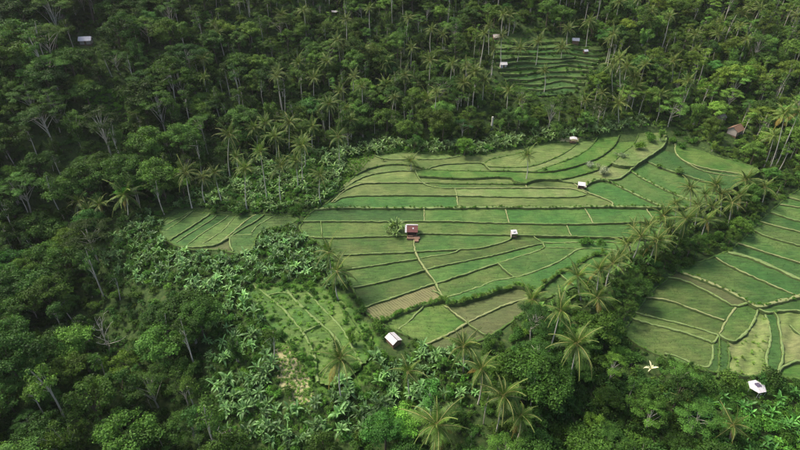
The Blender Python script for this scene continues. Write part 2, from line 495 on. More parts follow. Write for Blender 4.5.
FIELDS['east'] = dict(label='lower rice field beyond the palm-lined gully',
  outline=[(800,188),(788,196),(776,206),(764,217),(750,230),(738,244),(722,254),(700,262),(678,270),(660,283),(646,296),(634,314),(622,332),(634,345),(655,354),(680,362),
           (700,371),(716,374),(730,372),(746,380),(770,374),(785,380),(815,384),(860,372),(870,330),(870,270),(860,215),(845,190)],
  bunds=[
   ('p',0.9,[(788,197),(800,201),(820,206),(858,212)]),('p',0.9,[(780,204),(800,207.5),(820,211),(860,220)]),('g',0.9,[(771,212),(790,219),(800,221.5),(825,227),(866,238)]),
   ('p',1.0,[(760,221),(784,228),(800,232),(830,240),(870,252)]),('g',0.7,[(752,229),(766,236),(800,246),(830,255),(870,268)]),
   ('p',1.0,[(738,243),(760,250.5),(800,263.5),(830,273),(870,287)]),('g',1.8,[(728,252),(752,257.5),(776,269),(800,281),(830,293),(870,308)]),
   ('p',1.0,[(716,258),(724,263),(738,269.5),(770,285),(800,298),(830,310),(868,326)]),
   ('p',1.6,[(676,271),(702,281),(730,291.5),(748,303),(758,309),(775,303),(800,297),(835,290),(875,278)]),
   ('g',1.0,[(668,277),(684,281),(706,290.5),(722,299),(735,307),(748,303)]),
   ('p',0.9,[(646,296),(668,301),(690,309),(724,320.5)]),
   ('g',0.9,[(636,312),(650,318),(678,323),(702,329),(719,335)]),('g',1.0,[(632,318),(646,324),(676,329.5),(710,341),(713,344),(719,335)]),
   ('p',0.9,[(736,307),(726,320.5),(719,335)]),
   ('g',1.0,[(719,335),(728,342),(736,342),(748,331),(756,317),(758,309)]),
   ('g',0.9,[(664,354),(680,357),(700,367),(709,367.5),(713,357),(713,344)]),
   ('d',0.9,[(719,335),(720,350),(718,372),(717,380)]),('d',0.9,[(728,342),(730,358),(727,371),(726,378)]),
   ('g',1.0,[(766,313),(771,330),(770,346),(765,358),(767,368),(768,380)]),('g',1.0,[(758,309),(766,313),(777,311),(781,335),(783,358),(777,373),(777,384)]),
   ('g',1.0,[(777,311),(800,310),(830,318),(878,332)]),('g',1.0,[(777,373),(786,365),(800,361),(830,362),(872,366)]),('g',0.9,[(790,325),(800,336),(820,342),(850,345)]),
  ],
  crops=[('g',(795,195)),('v',(800,204)),('g',(800,214)),('v',(790,224)),('g',(800,239)),('g',(790,252)),('g',(750,247)),('k',(800,270)),('k',(745,262)),('k',(800,289)),
   ('g',(720,275)),('g',(800,304)),('b',(715,291)),('d',(690,300)),('d',(670,311)),('d',(660,322)),('d',(744,320)),('d',(680,345)),('k',(721,345)),('f',(748,350)),('f',(742,362)),('f',(755,335)),('f',(760,325)),('k',(775,335)),
   ('f',(790,345)),('f',(800,318)),('d',(810,352)),('k',(724,360)),('b',(660,350)),('m',(790,375)),('f',(690,368))],
  default='gdk')
FIELDS['west'] = dict(label='small stepped rice field below the slope of tall palms',
  outline=[(159,228),(166,217),(178,211),(192,209),(215,213.5),(240,215),(262,213.5),(284,214),(300,217),(292,224),(278,226),(262,230),(256,236),(254,250),(245,256),(232,254),(222,250),
           (206,250),(190,252),(174,247),(163,239)],
  bunds=[('g',0.8,[(164,225),(180,217),(192,209)]),('g',0.8,[(166,231),(180,221),(193,210)]),('g',0.9,[(172,241),(190,228),(208,215),(209,213)]),('g',0.8,[(177,244),(194,231),(213,218),(216,214)]),
   ('g',0.8,[(188,247),(205,232),(226,217),(228,214.5)]),('g',0.8,[(203,245),(212,238.5),(224,230),(233,217),(236,215)]),('p',0.9,[(221,243),(240,226.5),(251,216.5),(256,214)]),
   ('g',0.8,[(230,237),(250,224.5),(262,216.5),(264,214)]),('g',0.8,[(252,233),(256,226),(272,216),(276,214)]),
   ('g',0.9,[(180,249),(195,249),(215,246.5),(222,242.5),(230,237),(240,235),(252,235)]),('g',0.9,[(230,237),(230,246),(234,253)])],
  crops=[('g',(178,213)),('v',(173,221)),('g',(180,227)),('v',(200,225)),('v',(210,222)),('g',(218,226)),('k',(235,225)),('v',(250,219)),('k',(262,222)),('g',(275,221)),('t',(243,245)),('b',(215,249)),('g',(190,236))],
  default='gkd')
FIELDS['meadow'] = dict(label='overgrown grassy terraces below the small field', grassy=True,
  outline=[(246,288),(256,280),(276,284),(296,286),(310,292),(330,290),(340,300),(352,308),(364,322),(374,340),(372,356),(358,372),(344,385),(326,388),(312,378),(300,360),(288,345),(276,330),(262,315),(250,302)],
  bunds=[('g',1.2,[(252,284),(275,301),(290,316),(303,333),(314,352),(318,384)]),('g',1.2,[(283,286),(300,305),(318,322),(335,336),(343,352),(345,380)]),('g',1.0,[(308,292),(322,308),(337,322),(347,337),(354,352),(362,366)]),
   ('d',0.9,[(330,291),(338,303),(350,318),(361,336),(371,352)]),('g',0.8,[(268,296),(280,292),(292,294)]),('g',0.8,[(303,333),(320,325)])],
  crops=[], default='m')
FIELDS['hill'] = dict(label='narrow terraces climbing the far wooded hillside', grassy=True,
  outline=[(494,40),(515,36),(545,36),(575,38),(598,42),(604,52),(600,62),(590,72),(585,82),(578,92),(556,96),(535,96),(520,88),(506,80),(498,70),(494,55)],
  bunds=[('d',0.8,[(494,44),(540,43),(602,46)]),('g',0.8,[(494,49),(540,48),(604,51)]),('d',0.8,[(494,54),(540,53.5),(603,56)]),('g',0.9,[(495,59),(540,58.5),(601,60)]),('g',0.9,[(496,64),(540,63.5),(570,62),(598,64)]),
   ('g',0.9,[(498,69),(530,70),(560,66),(594,67)]),('g',0.9,[(502,75),(530,75),(560,71),(590,72)]),('g',0.9,[(508,81),(535,80),(560,77),(587,77)]),('g',0.9,[(516,86),(540,85),(565,82),(584,83)]),('g',0.9,[(524,91),(545,90),(565,88),(580,89)])],
  crops=[], default='kgkm')

FIELD_MASK = []          # world outlines, for lowering the ground and for keeping trees off
for nm, F in FIELDS.items():
    F['wo'] = at(F['outline'])[:, :2]
    FIELD_MASK.append(F['wo'])

# ------------------------------------------------------------------ terrain: one sheet
def axis(lo, hi, a, b, fine, coarse):
    p = [lo]
    while p[-1] < hi:
        p.append(p[-1] + (fine if a <= p[-1] <= b else coarse))
    return np.array(p)
gx = axis(-420, 440, -110, 165, 1.0, 3.0)
gy = axis(-20, 500, 75, 235, 1.0, 3.0)
GX, GY = np.meshgrid(gx, gy)
GZ = ground(GX, GY)
lush = np.zeros(GX.shape)
soil = np.zeros(GX.shape)
for nm, F in FIELDS.items():
    inside = in_poly(GX, GY, F['wo'])
    GZ = GZ - np.where(inside, 1.1, 0.0)
U, Vv, _ = project(GX, GY, GZ)
def zone_soft(poly):
    w = at(poly)[:, :2]
    return in_poly(GX, GY, w)
LUSH = [[(240,290),(300,280),(345,295),(380,340),(370,380),(330,400),(290,370),(250,320)], 
        [(345,158),(400,150),(470,156),(420,172),(350,178)],
        [(680,350),(740,380),(800,380),(860,380),(860,395),(700,395)], [(395,318),(470,320),(420,350)]]
SOIL = [[(272,350),(290,342),(302,362),(312,380),(310,405),(292,408),(278,380)], [(404,228),(420,226),(421,240),(412,246),(404,240)], [(560,138),(580,137),(580,145),(560,146)]]
for p in LUSH:
    lush[zone_soft(p)] = 1
for p in SOIL:
    soil[zone_soft(p)] = 0.62
ny, nx = GX.shape
idx = np.arange(nx * ny).reshape(ny, nx)
Q = np.stack([idx[:-1, :-1], idx[:-1, 1:], idx[1:, 1:], idx[1:, :-1]], -1).reshape(-1, 4)
tm = mesh_np('terrain', np.stack([GX, GY, GZ], -1).reshape(-1, 3), [(Q, 0)], [M['ground']], {'lush': lush.ravel(), 'soil': soil.ravel()}, True)
link('terrain', tm, None, kind='structure', label='rolling wooded valley floor and hillsides under the plants')

# ------------------------------------------------------------------ paddies and bunds
def resample(p, step):
    p = np.asarray(p, float)
    d = np.concatenate([[0], np.cumsum(np.hypot(*np.diff(p, axis=0).T))])
    n = max(2, int(d[-1] / step) + 1)
    s = np.linspace(0, d[-1], n)
    return np.stack([np.interp(s, d, p[:, 0]), np.interp(s, d, p[:, 1])], 1)

def smooth_line(p):
    """round the corners a little"""
    p = np.asarray(p, float)
    if len(p) < 3:
        return p
    out = [p[0]]
    for a, b in zip(p[:-1], p[1:]):
        out += [a * 0.75 + b * 0.25, a * 0.25 + b * 0.75]
    out.append(p[-1])
    return np.array(out)

TUFTS = []        # grass tufts along the bunds: x, y, z, scale, tint
HEDGE = []        # weeds and low bushes on the wide bunds
GRID_G = 0.4
SURF = []
def stand(P):
    """set a foot on the paddy sheet where there is one"""
    P = np.array(P, float)
    for wo, zs in SURF:
        if in_poly(P[0:1], P[1:2], wo)[0]:
            P[2] = float(zs(P[0:1], P[1:2])[0])
    return P
RICE = []
RICE_K = 0.85
RICE_TINT = {'g': ((0.56, 0.64, 0.54), 0.9), 'd': ((0.54, 0.60, 0.50), 0.9), 'v': ((0.44, 0.62, 0.48), 0.95), 'k': ((0.37, 0.51, 0.42), 0.9), 'y': ((1.05, 0.84, 0.85), 0.6), 't': ((1.2, 0.88, 1.0), 0.35), 'm': ((0.5, 0.66, 0.42), 0.7), 'b': ((0.95, 0.62, 0.9), 0.5)}

def build_field(nm, F):
    wo = F['wo']
    root = bpy.data.objects.new('rice_field' if not F.get('grassy') else 'grass_terrace', None)
    COL.objects.link(root)
    root['kind'] = 'structure'
    root['label'] = F['label']
    x0, y0 = wo.min(0) - 1
    x1, y1 = wo.max(0) + 1
    g = GRID_G
    xs, ys = np.arange(x0, x1, g), np.arange(y0, y1, g)
    CX, CY = np.meshgrid(xs + g / 2, ys + g / 2)
    free = in_poly(CX, CY, wo)
    lines = []
    for k, w, pts in F['bunds']:
        w = w * (1.15 if nm == 'east' and k == 'g' else 1.0)
        if nm == 'hill':
            px = resample(np.array(pts, float), 5.0)
            ph = random.uniform(0, 6)
            px[:, 1] += 1.1 * np.sin(px[:, 0] * 0.13 + ph) + np.array([random.gauss(0, 0.35) for _ in px])
            pts, w = px, w * random.uniform(0.6, 1.1)
        lines.append((k, w, smooth_line(at(pts)[:, :2])))
    ring = np.vstack([wo, wo[:1]])
    lines.append(('m' if nm == 'meadow' else 'd', 1.1, smooth_line(ring)))
    no_rim = nm in ('meadow', 'hill')
    for k, w, p in lines:
        r = resample(p, 0.15)
        for ox, oy in ((0, 0), (0.2, 0), (-0.2, 0), (0, 0.2), (0, -0.2)):
            i = np.clip(((r[:, 0] + ox - x0) / g).astype(int), 0, len(xs) - 1)
            j = np.clip(((r[:, 1] + oy - y0) / g).astype(int), 0, len(ys) - 1)
            free[j, i] = False
    lab = np.zeros(free.shape, int)
    comps = []
    H, W = free.shape
    fl = free.tolist()
    for sj, si in zip(*np.nonzero(free)):
        if lab[sj, si]:
            continue
        n = len(comps) + 1
        st, cells = [(sj, si)], []
        lab[sj, si] = n
        while st:
            j, i = st.pop()
            cells.append((j, i))
            for jj, ii in ((j + 1, i), (j - 1, i), (j, i + 1), (j, i - 1)):
                if 0 <= jj < H and 0 <= ii < W and fl[jj][ii] and not lab[jj, ii]:
                    lab[jj, ii] = n
                    st.append((jj, ii))
        comps.append(np.array(cells))
    base = ground(CX, CY)
    crop = {}
    if F['crops']:
        sp = at([c[1] for c in F['crops']])
        for (k, _), (px, py, _) in zip(F['crops'], sp):
            i, j = int((px - x0) / g), int((py - y0) / g)
            if 0 <= i < W and 0 <= j < H and lab[j, i] and lab[j, i] not in crop:
                crop[lab[j, i]] = k
    PZ = np.full(free.shape, np.nan)
    rr = random.Random(hash(nm) % 1000 if False else len(nm) * 31)
    for n, c in enumerate(comps, 1):
        cz = base[c[:, 0], c[:, 1]]
        keep = 0.22 if nm != 'hill' else 0.8
        if F.get('grassy') and nm == 'meadow':
            keep = 0.6
        z = cz.mean() + keep * (cz - cz.mean())
        PZ[c[:, 0], c[:, 1]] = z
    # spread heights under the bunds
    full = PZ.copy()
    for it in range(8):
        nanm = np.isnan(full)
        if not nanm.any():
            break
        acc = np.zeros(full.shape); cnt = np.zeros(full.shape)
        for dj, di in ((0, 1), (0, -1), (1, 0), (-1, 0)):
            sft = np.roll(full, (dj, di), (0, 1))
            ok = ~np.isnan(sft)
            acc[ok] += sft[ok]; cnt[ok] += 1
        fill = nanm & (cnt > 0)
        full[fill] = acc[fill] / cnt[fill]
    full = np.where(np.isnan(full), base, full)
    for n, c in enumerate(comps, 1):
        if len(c) < 4:
            continue
        ln = np.zeros(free.shape, bool)
        ln[c[:, 0], c[:, 1]] = True
        grow = ln.copy()
        for dj, di in ((0, 1), (0, -1), (1, 0), (-1, 0), (1, 1), (-1, -1), (1, -1), (-1, 1)):
            grow |= np.roll(ln, (dj, di), (0, 1))
        jj, ii = np.nonzero(grow)
        own = PZ[c[:, 0], c[:, 1]]
        # corner heights: a gently tilted plane fitted to the paddy
        A = np.stack([CX[c[:, 0], c[:, 1]], CY[c[:, 0], c[:, 1]], np.ones(len(c))], 1)
        co, *_ = np.linalg.lstsq(A, own, rcond=None) if len(c) > 8 else (np.array([0, 0, own.mean()]),)
        keys, inv = np.unique(np.concatenate([jj * (W + 1) + ii, jj * (W + 1) + ii + 1, (jj + 1) * (W + 1) + ii + 1, (jj + 1) * (W + 1) + ii]), return_inverse=True)
        vx, vy = x0 + (keys % (W + 1)) * g, y0 + (keys // (W + 1)) * g
        vz = co[0] * vx + co[1] * vy + co[2]
        cx_, cy_ = vx.mean(), vy.mean()
        if nm == 'meadow' or crop.get(n) == 'f':
            vz = vz + (0.12 if nm == 'meadow' else 0.35) * (np.sin(vx / 1.9 + vy / 2.7) * np.cos(vy / 1.6) + 0.6 * np.sin(vx * 1.3 - vy))
        m4 = len(jj)
        Fc = np.stack([inv[:m4], inv[m4:2 * m4], inv[2 * m4:3 * m4], inv[3 * m4:]], 1)
        kind = crop.get(n) or rr.choice(F['default'])
        me = mesh_np('paddy', np.stack([vx - cx_, vy - cy_, vz], 1), [(Fc, 0)], [PAD[kind]], None, True)
        o = link('paddy' if not F.get('grassy') else 'terrace_step', me, root)
        o.location = (cx_, cy_, 0)
        if kind in RICE_TINT and len(c) > 20:
            pts = np.stack([CX[c[:, 0], c[:, 1]], CY[c[:, 0], c[:, 1]]], 1)
            ev, ew = np.linalg.eigh(np.cov((pts - pts.mean(0)).T))
            ax = ew[:, 1]
            ext = np.abs((pts - pts.mean(0)) @ ew).max(0)
            aa, bb = np.meshgrid(np.arange(-ext[1], ext[1], 0.72), np.arange(-ext[0], ext[0], 0.62))
            q = pts.mean(0) + aa.ravel()[:, None] * ax + bb.ravel()[:, None] * ew[:, 0] + RNG.normal(0, 0.26, (aa.size, 2))
            i_ = ((q[:, 0] - x0) / g).astype(int); j_ = ((q[:, 1] - y0) / g).astype(int)
            ok = (i_ >= 0) & (i_ < W) & (j_ >= 0) & (j_ < H)
            ok[ok] &= ln[j_[ok], i_[ok]]
            q = q[ok]
            q = q[RNG.random(len(q)) < RICE_TINT[kind][1] * (0.72 + 0.28 * np.sin(q[:, 0] * 0.55 + q[:, 1] * 0.21) * np.sin(q[:, 1] * 0.43 - q[:, 0] * 0.17 + n))]
            zz = co[0] * q[:, 0] + co[1] * q[:, 1] + co[2]
            for (qx, qy), z_ in zip(q, zz):
                RICE.append((qx, qy, z_, RICE_TINT[kind][0]))
    def zs(x, y):
        i = np.clip(((x - x0) / g).astype(int), 0, W - 1)
        j = np.clip(((y - y0) / g).astype(int), 0, H - 1)
        return full[j, i]
    SURF.append((wo, zs))
    for li, (k, w, p) in enumerate(lines):
        rim = li == len(lines) - 1
        if rim and no_rim:
            continue
        r = resample(p, 0.9)
        n = len(r)
        t = np.gradient(r, axis=0)
        t /= np.hypot(t[:, 0], t[:, 1])[:, None] + 1e-9
        nn = np.stack([-t[:, 1], t[:, 0]], 1)
        jit = RNG.normal(0, 0.12, (n, 4))
        wid = (w * (0.8 if w > 1.2 else 0.64)) / 2 * (1 + 0.18 * np.sin(np.arange(n) * 0.7 + li) + jit[:, 0])
        r = r + nn * (jit[:, 1:2] * 0.6)
        pl, pr = r + nn * (wid + 0.55)[:, None], r - nn * (wid + 0.55)[:, None]
        zl, zr = zs(pl[:, 0], pl[:, 1]), zs(pr[:, 0], pr[:, 1])
        if rim:
            ol = in_poly(pl[:, 0], pl[:, 1], wo)
            og = ground(r[:, 0], r[:, 1])
            zl = np.where(ol, zl, og - 1.2); zr = np.where(~ol, og - 1.2, zr)
            zr = np.where(in_poly(pr[:, 0], pr[:, 1], wo), zs(pr[:, 0], pr[:, 1]), og - 1.2)
        top = np.maximum(zl, zr) + 0.16 + (0.22 if w > 1.2 else 0.05) + jit[:, 2] * 0.5
        ks = np.ones(9) / 9
        if n > 12:
            top = np.convolve(np.pad(top, 4, 'edge'), ks, 'valid') + jit[:, 2] * 0.4
        a = np.concatenate([r + nn * (wid + 0.22)[:, None], (zl - 0.25)[:, None]], 1)
        b = np.concatenate([r + nn * (wid * 0.8)[:, None], (top - 0.05)[:, None]], 1)
        c = np.concatenate([r, (top + 0.05)[:, None]], 1)
        d = np.concatenate([r - nn * (wid * 0.8)[:, None], (top - 0.05 + jit[:, 3] * 0.3)[:, None]], 1)
        e = np.concatenate([r - nn * (wid + 0.22)[:, None], (zr - 0.25)[:, None]], 1)
        V = np.stack([a, b, c, d, e], 1).reshape(-1, 3)
        ii = np.arange(n - 1)[:, None] * 5
        Fc = np.concatenate([np.concatenate([ii + q, ii + q + 1, ii + q + 6, ii + q + 5], 1) for q in range(4)])
        m_ = n - 1
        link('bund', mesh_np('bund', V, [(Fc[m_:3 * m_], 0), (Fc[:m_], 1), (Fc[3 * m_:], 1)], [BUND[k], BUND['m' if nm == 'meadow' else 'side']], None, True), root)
        dens = 1
        for rep in range(dens):
            m = RNG.random(n) < (0.65 if k != 'p' else 0.25)
            off = RNG.uniform(-1, 1, n) * (wid + 0.1)
            q = r + nn * off[:, None]
            zt = np.where(np.abs(off) < wid * 0.8, top, np.where(off > 0, zl, zr)) - 0.04
            for (qx, qy), z_, ok in zip(q, zt, m):
                if ok and not (rim and not in_poly(np.array([qx]), np.array([qy]), wo)[0] and False):
                    TUFTS.append((qx, qy, z_, random.uniform(0.4, 0.9) * (1.0 if k == 'd' else 0.55), 0 if k == 'd' else 1))
        if w >= 1.25 and nm != 'hill' and not (nm == 'east' and k == 'g'):
            for (qx, qy), z_ in zip(r, top):
                if random.random() < 0.8:
                    HEDGE.append((qx + random.gauss(0, 0.3), qy + random.gauss(0, 0.3), z_ - 0.1, random.uniform(0.28, 0.55) if k == 'd' else random.uniform(0.18, 0.34)))
    return root

for nm, F in FIELDS.items():
    build_field(nm, F)

# ------------------------------------------------------------------ plants: leaf cards, crowns, fronds
def unit(v):
    return v / (np.linalg.norm(v, axis=-1, keepdims=True) + 1e-9)

def leaf_cards(C, Nrm, size, rng, aspect=0.55, fold=0.18):
    """one folded leaf spray (two triangles pairs) per centre, facing roughly along Nrm"""
    n = len(C)
    a = unit(np.cross(Nrm, unit(rng.normal(size=(n, 3)))))
    b = np.cross(Nrm, a)
    s = np.asarray(size).reshape(-1, 1) * np.ones((n, 1))
    p0 = C - a * s * 0.5
    p2 = C + a * s * 0.5 - Nrm * s * fold
    p1 = C + b * s * aspect * 0.5 + a * s * 0.06 - Nrm * s * fold * 0.5
    p3 = C - b * s * aspect * 0.5 + a * s * 0.02 - Nrm * s * fold * 0.4
    V = np.stack([p0, p1, p2, p3], 1).reshape(-1, 3)
    i = np.arange(n)[:, None] * 4
    F = np.concatenate([i, i + 1, i + 2, i + 3], 1)
    return V, F

def crown_mesh(name, lobes, rng, leaf=0.55, per=26, flat=0.75, up=0.35, aspect=0.55, droop=0.0):
    """lobes: (x,y,z,r). Leaves gather on the upper skin of every lobe, fewer inside and below"""
    Vs, Fs, S, n = [], [], [], 0
    for (x, y, z, r) in lobes:
        k = max(20, int(per * r * r * 4))
        d = unit(rng.normal(size=(k, 3)))
        d[:, 2] = np.where(d[:, 2] < -0.25, -d[:, 2] * 0.8, d[:, 2])
        rad = r * np.clip(rng.normal(0.92, 0.24, k), 0.25, 1.5)
        bump_ = 1 + 0.16 * np.sin(d[:, 0] * 5 + x * 3) * np.cos(d[:, 1] * 5 + y * 2)
        C = np.array([x, y, z]) + d * (rad * bump_)[:, None] * np.array([1, 1, flat])
        if droop:
            C[:, 2] -= droop * rng.random(k) ** 2
        N = unit(d * 0.9 + np.array([0, 0, up]) + rng.normal(size=(k, 3)) * 0.45)
        V, F = leaf_cards(C, N, leaf * rng.uniform(0.6, 1.35, k), rng, aspect)
        Vs.append(V); Fs.append(F + n); n += len(V)
        sh = np.clip(0.5 + rng.normal(0, 0.16) + rng.normal(0, 0.2, k), 0, 1)
        S.append(np.repeat(sh, 4))
    return mesh_np(name, np.concatenate(Vs), [(np.concatenate(Fs), 0)], [M['leaf']], {'shade': np.concatenate(S)})

def curve_pts(p0, p1, bend, n=6):
    t = np.linspace(0, 1, n)[:, None]
    return np.asarray(p0) * (1 - t) + np.asarray(p1) * t + np.asarray(bend) * np.sin(t * np.pi)

def trunk_mesh(name, h, r0, lobes, rng, mat, limbs=7, fork=0.5, lean=0.4):
    mb = MB()
    topx, topy = rng.normal(0, lean), rng.normal(0, lean)
    pts = curve_pts((0, 0, -0.8), (topx, topy, h), (rng.normal(0, lean), rng.normal(0, lean), 0), 8)
    mb.tube(pts, np.linspace(r0 * 1.25, r0 * 0.35, 8), 7)
    order = rng.permutation(len(lobes))[:limbs]
    for i in order:
        x, y, z, r = lobes[i]
        f = rng.uniform(fork, 0.95)
        base = pts[int(f * 7)]
        mb.tube(curve_pts(base, (x * 0.9, y * 0.9, z), (0, 0, 0.5 - 0.3 * rng.random()), 5), np.linspace(r0 * 0.42, r0 * 0.10, 5), 5)
    return mb.mesh(name, [mat], True)

PROTO = {}        # kind -> list of (trunk mesh, crown mesh, nominal height)
def proto_round(seed, w, h0, h1, nl, leaf=0.55, per=24):
    rng = np.random.default_rng(seed)
    lobes = []
    for i in range(int(nl * 1.6)):
        a, q = rng.uniform(0, 2 * np.pi), math.sqrt(rng.random())
        ez = rng.uniform(0, 1)
        rr_ = w * 0.5 * q * (0.55 + 0.6 * math.sin(ez * math.pi * 0.8 + 0.5))
        lobes.append((rr_ * math.cos(a), rr_ * math.sin(a), h0 + (h1 - h0) * (0.25 + 0.75 * ez) * (1 - 0.25 * q), rng.uniform(0.45, 1.35) * w / 8))
    return (trunk_mesh('trunk', h0 + 0.55 * (h1 - h0), 0.24 * w / 8, lobes, rng, M['bark'], 9), crown_mesh('crown', lobes, rng, leaf * 0.78, per * 1.5), h1)

def proto_umbrella(seed, w, h, nl):
    rng = np.random.default_rng(seed)
    lobes = []
    for i in range(nl):
        a, q = rng.uniform(0, 2 * np.pi), math.sqrt(rng.random())
        lobes.append((w * 0.5 * q * math.cos(a), w * 0.5 * q * math.sin(a), h - 2.8 * q * q + rng.normal(0, 0.5), rng.uniform(0.8, 1.5)))
    return (trunk_mesh('trunk', h - 1.2, 0.22, lobes, rng, M['pale_bark'], 16, 0.35), crown_mesh('crown', lobes, rng, 0.36, 38, 0.42, 0.8, 0.45), h)

def proto_slender(seed, w, h, nl):
    rng = np.random.default_rng(seed)
    lobes = []
    for i in range(nl):
        a, q = rng.uniform(0, 2 * np.pi), math.sqrt(rng.random())
        z = h - rng.random() ** 1.4 * h * 0.42
        lobes.append((w * 0.5 * q * math.cos(a), w * 0.5 * q * math.sin(a), z, rng.uniform(0.5, 1.05)))
    return (trunk_mesh('trunk', h * 0.97, 0.17, lobes, rng, M['pale_bark'], 10, 0.5, 0.6), crown_mesh('crown', lobes, rng, 0.42, 28, 0.7, 0.4, 0.5), h)

def proto_feathery(seed, h, n):
    """clump of arching stems hung with fine pale leaves"""
    rng = np.random.default_rng(seed)
    lobes, mb = [], MB()
    for i in range(n):
        a, sp = rng.uniform(0, 2 * np.pi), rng.uniform(0.8, 2.8)
        hh = h * rng.uniform(0.7, 1.05)
        tip = (sp * math.cos(a), sp * math.sin(a), hh)
        pts = curve_pts((0.3 * math.cos(a), 0.3 * math.sin(a), -0.5), tip, (-0.25 * sp * math.cos(a), -0.25 * sp * math.sin(a), hh * 0.12), 7)
        mb.tube(pts, np.linspace(0.07, 0.02, 7), 4)
        for q in np.linspace(0.35, 1, 7):
            p = pts[min(6, int(q * 6))] + rng.normal(0, 0.3, 3)
            lobes.append((*p, rng.uniform(0.35, 0.75)))
    return (mb.mesh('stems', [M['pale_bark']], True), crown_mesh('crown', lobes, rng, 0.42, 48, 1.1, 0.1, 0.32, 0.9), h)

PROTO['round'] = [proto_round(21, 8.5, 3.6, 9.5, 26), proto_round(22, 9.5, 4.2, 11.5, 30), proto_round(23, 7.5, 4.5, 12.0, 26, 0.5), proto_round(24, 10.5, 4.0, 9.5, 32, 0.6),
                  proto_round(25, 6.5, 3.0, 8.0, 20, 0.48), proto_round(26, 9.0, 5.0, 13.5, 30, 0.52)]
PROTO['umbrella'] = [proto_umbrella(31, 11, 11, 26), proto_umbrella(32, 9, 13, 20), proto_umbrella(33, 13, 12, 34)]
PROTO['slender'] = [proto_slender(41, 4.0, 14, 17), proto_slender(42, 3.2, 16, 14), proto_slender(43, 4.6, 12, 20)]
PROTO['feathery'] = [proto_feathery(51, 10, 15), proto_feathery(52, 8, 12)]

def proto_shrub(seed, w, h, nl, leaf=0.34, aspect=0.5):
    rng = np.random.default_rng(seed)
    lobes = [(rng.normal(0, w * 0.24), rng.normal(0, w * 0.24), h * rng.uniform(0.25, 0.75), rng.uniform(0.35, 0.6) * w / 2) for _ in range(nl)]
    mb = MB()
    for l in lobes:
        mb.tube(curve_pts((0, 0, -0.3), l[:3], (0, 0, 0.2), 4), np.linspace(0.05, 0.02, 4), 4)
    return (mb.mesh('stems', [M['bark']], True), crown_mesh('foliage', lobes, rng, leaf, 40, 0.85, 0.3, aspect), h)
PROTO['shrub'] = [proto_shrub(61, 2.6, 1.9, 7), proto_shrub(62, 3.4, 2.6, 9, 0.4), proto_shrub(63, 2.2, 2.6, 8, 0.36), proto_shrub(64, 3.0, 1.5, 9, 0.45, 0.3)]

def frond_geometry(L, e0, e1, rng, nst=17, wide=0.95, lw=0.15, hang=0.35):
    """one feather frond springing along +X from the origin: returns leaflets and rib"""
    n = 11
    el = np.linspace(e0, e1, n) + rng.normal(0, 0.03)
    st = L / (n - 1)
    P = np.zeros((n, 3))
    for i in range(1, n):
        P[i] = P[i - 1] + st * np.array([math.cos(el[i]), 0, math.sin(el[i])])
    side = rng.normal(0, 0.12)
    P[:, 1] += side * (P[:, 0] / max(L, 1)) ** 2 * L
    mb = MB()
    s = np.linspace(0.10, 0.99, nst)
    V, F, S = [], [], []
    for q in s:
        f = q * (n - 1); i = min(int(f), n - 2); p = P[i] * (1 - (f - i)) + P[i + 1] * (f - i)
        tdir = unit(P[i + 1] - P[i])
        ln = wide * (math.sin(min(1, q * 1.25 + 0.12) * math.pi) ** 0.6 * 0.85 + 0.2) * rng.uniform(0.85, 1.1)
        for sg in (-1, 1):
            out = unit(np.array([0, sg, 0]) + tdir * 0.75 + np.array([0, 0, -hang * rng.uniform(0.6, 1.5)]))
            p1 = p + out * ln * 0.55 + np.array([0, 0, 0.03])
            p2 = p + out * ln + np.array([0, 0, -hang * 0.35 * ln])
            w_ = tdir * lw * 0.5
            k = len(V)
            V += [p - w_ * 0.5, p + w_ * 0.5, p1 + w_, p1 - w_, p2]
            F += [(k, k + 1, k + 2, k + 3), (k + 3, k + 2, k + 4, k + 4)]
            sh = float(np.clip(rng.normal(0.5, 0.18), 0, 1))
            S += [sh] * 5
    mb.tube(P, np.linspace(0.05, 0.015, n), 4)
    return np.array(V), F, np.array(S), np.concatenate(mb.V), mb.G

def frond_arrays(L, e0, e1, rng, **kw):
    V, F, S, RV, RG = frond_geometry(L, e0, e1, rng, **kw)
    q = np.array([f for f in F if f[2] != f[3]])
    t = np.array([f[:3] for f in F if f[2] == f[3]])
    allV = np.concatenate([V, RV])
    rq = np.concatenate([g for g, m in RG if g.shape[1] == 4 and len(g) > 1]) + len(V)
    return allV, q, t, rq, np.concatenate([S, np.full(len(RV), 0.5)])

FROND_E = [(1.35, 0.75), (1.2, 0.15), (0.95, -0.25), (0.75, -0.55), (0.5, -0.85), (0.22, -1.0), (-0.1, -1.2), (-0.45, -1.35)]
def frond_layout(rng, n=22):
    out = []
    for i in range(n):
        k = int(i / n * 8)
        out.append((i * 2.399963 + rng.normal(0, 0.15), k, rng.uniform(0.85, 1.1)))
    return out

FRONDS = []
_r = np.random.default_rng(71)
for k, (e0, e1) in enumerate(FROND_E):
    V, q, t, rq, S = frond_arrays(4.3, e0, e1, _r, nst=26, wide=0.88, lw=0.13)
    FRONDS.append(mesh_np('frond', V, [(q, 0), (t, 0), (rq, 1)], [M['palm'], M['rib']], {'shade': S}))

def rotz(V, a):
    c, s = math.cos(a), math.sin(a)
    return V @ np.array([[c, s, 0], [-s, c, 0], [0, 0, 1]])

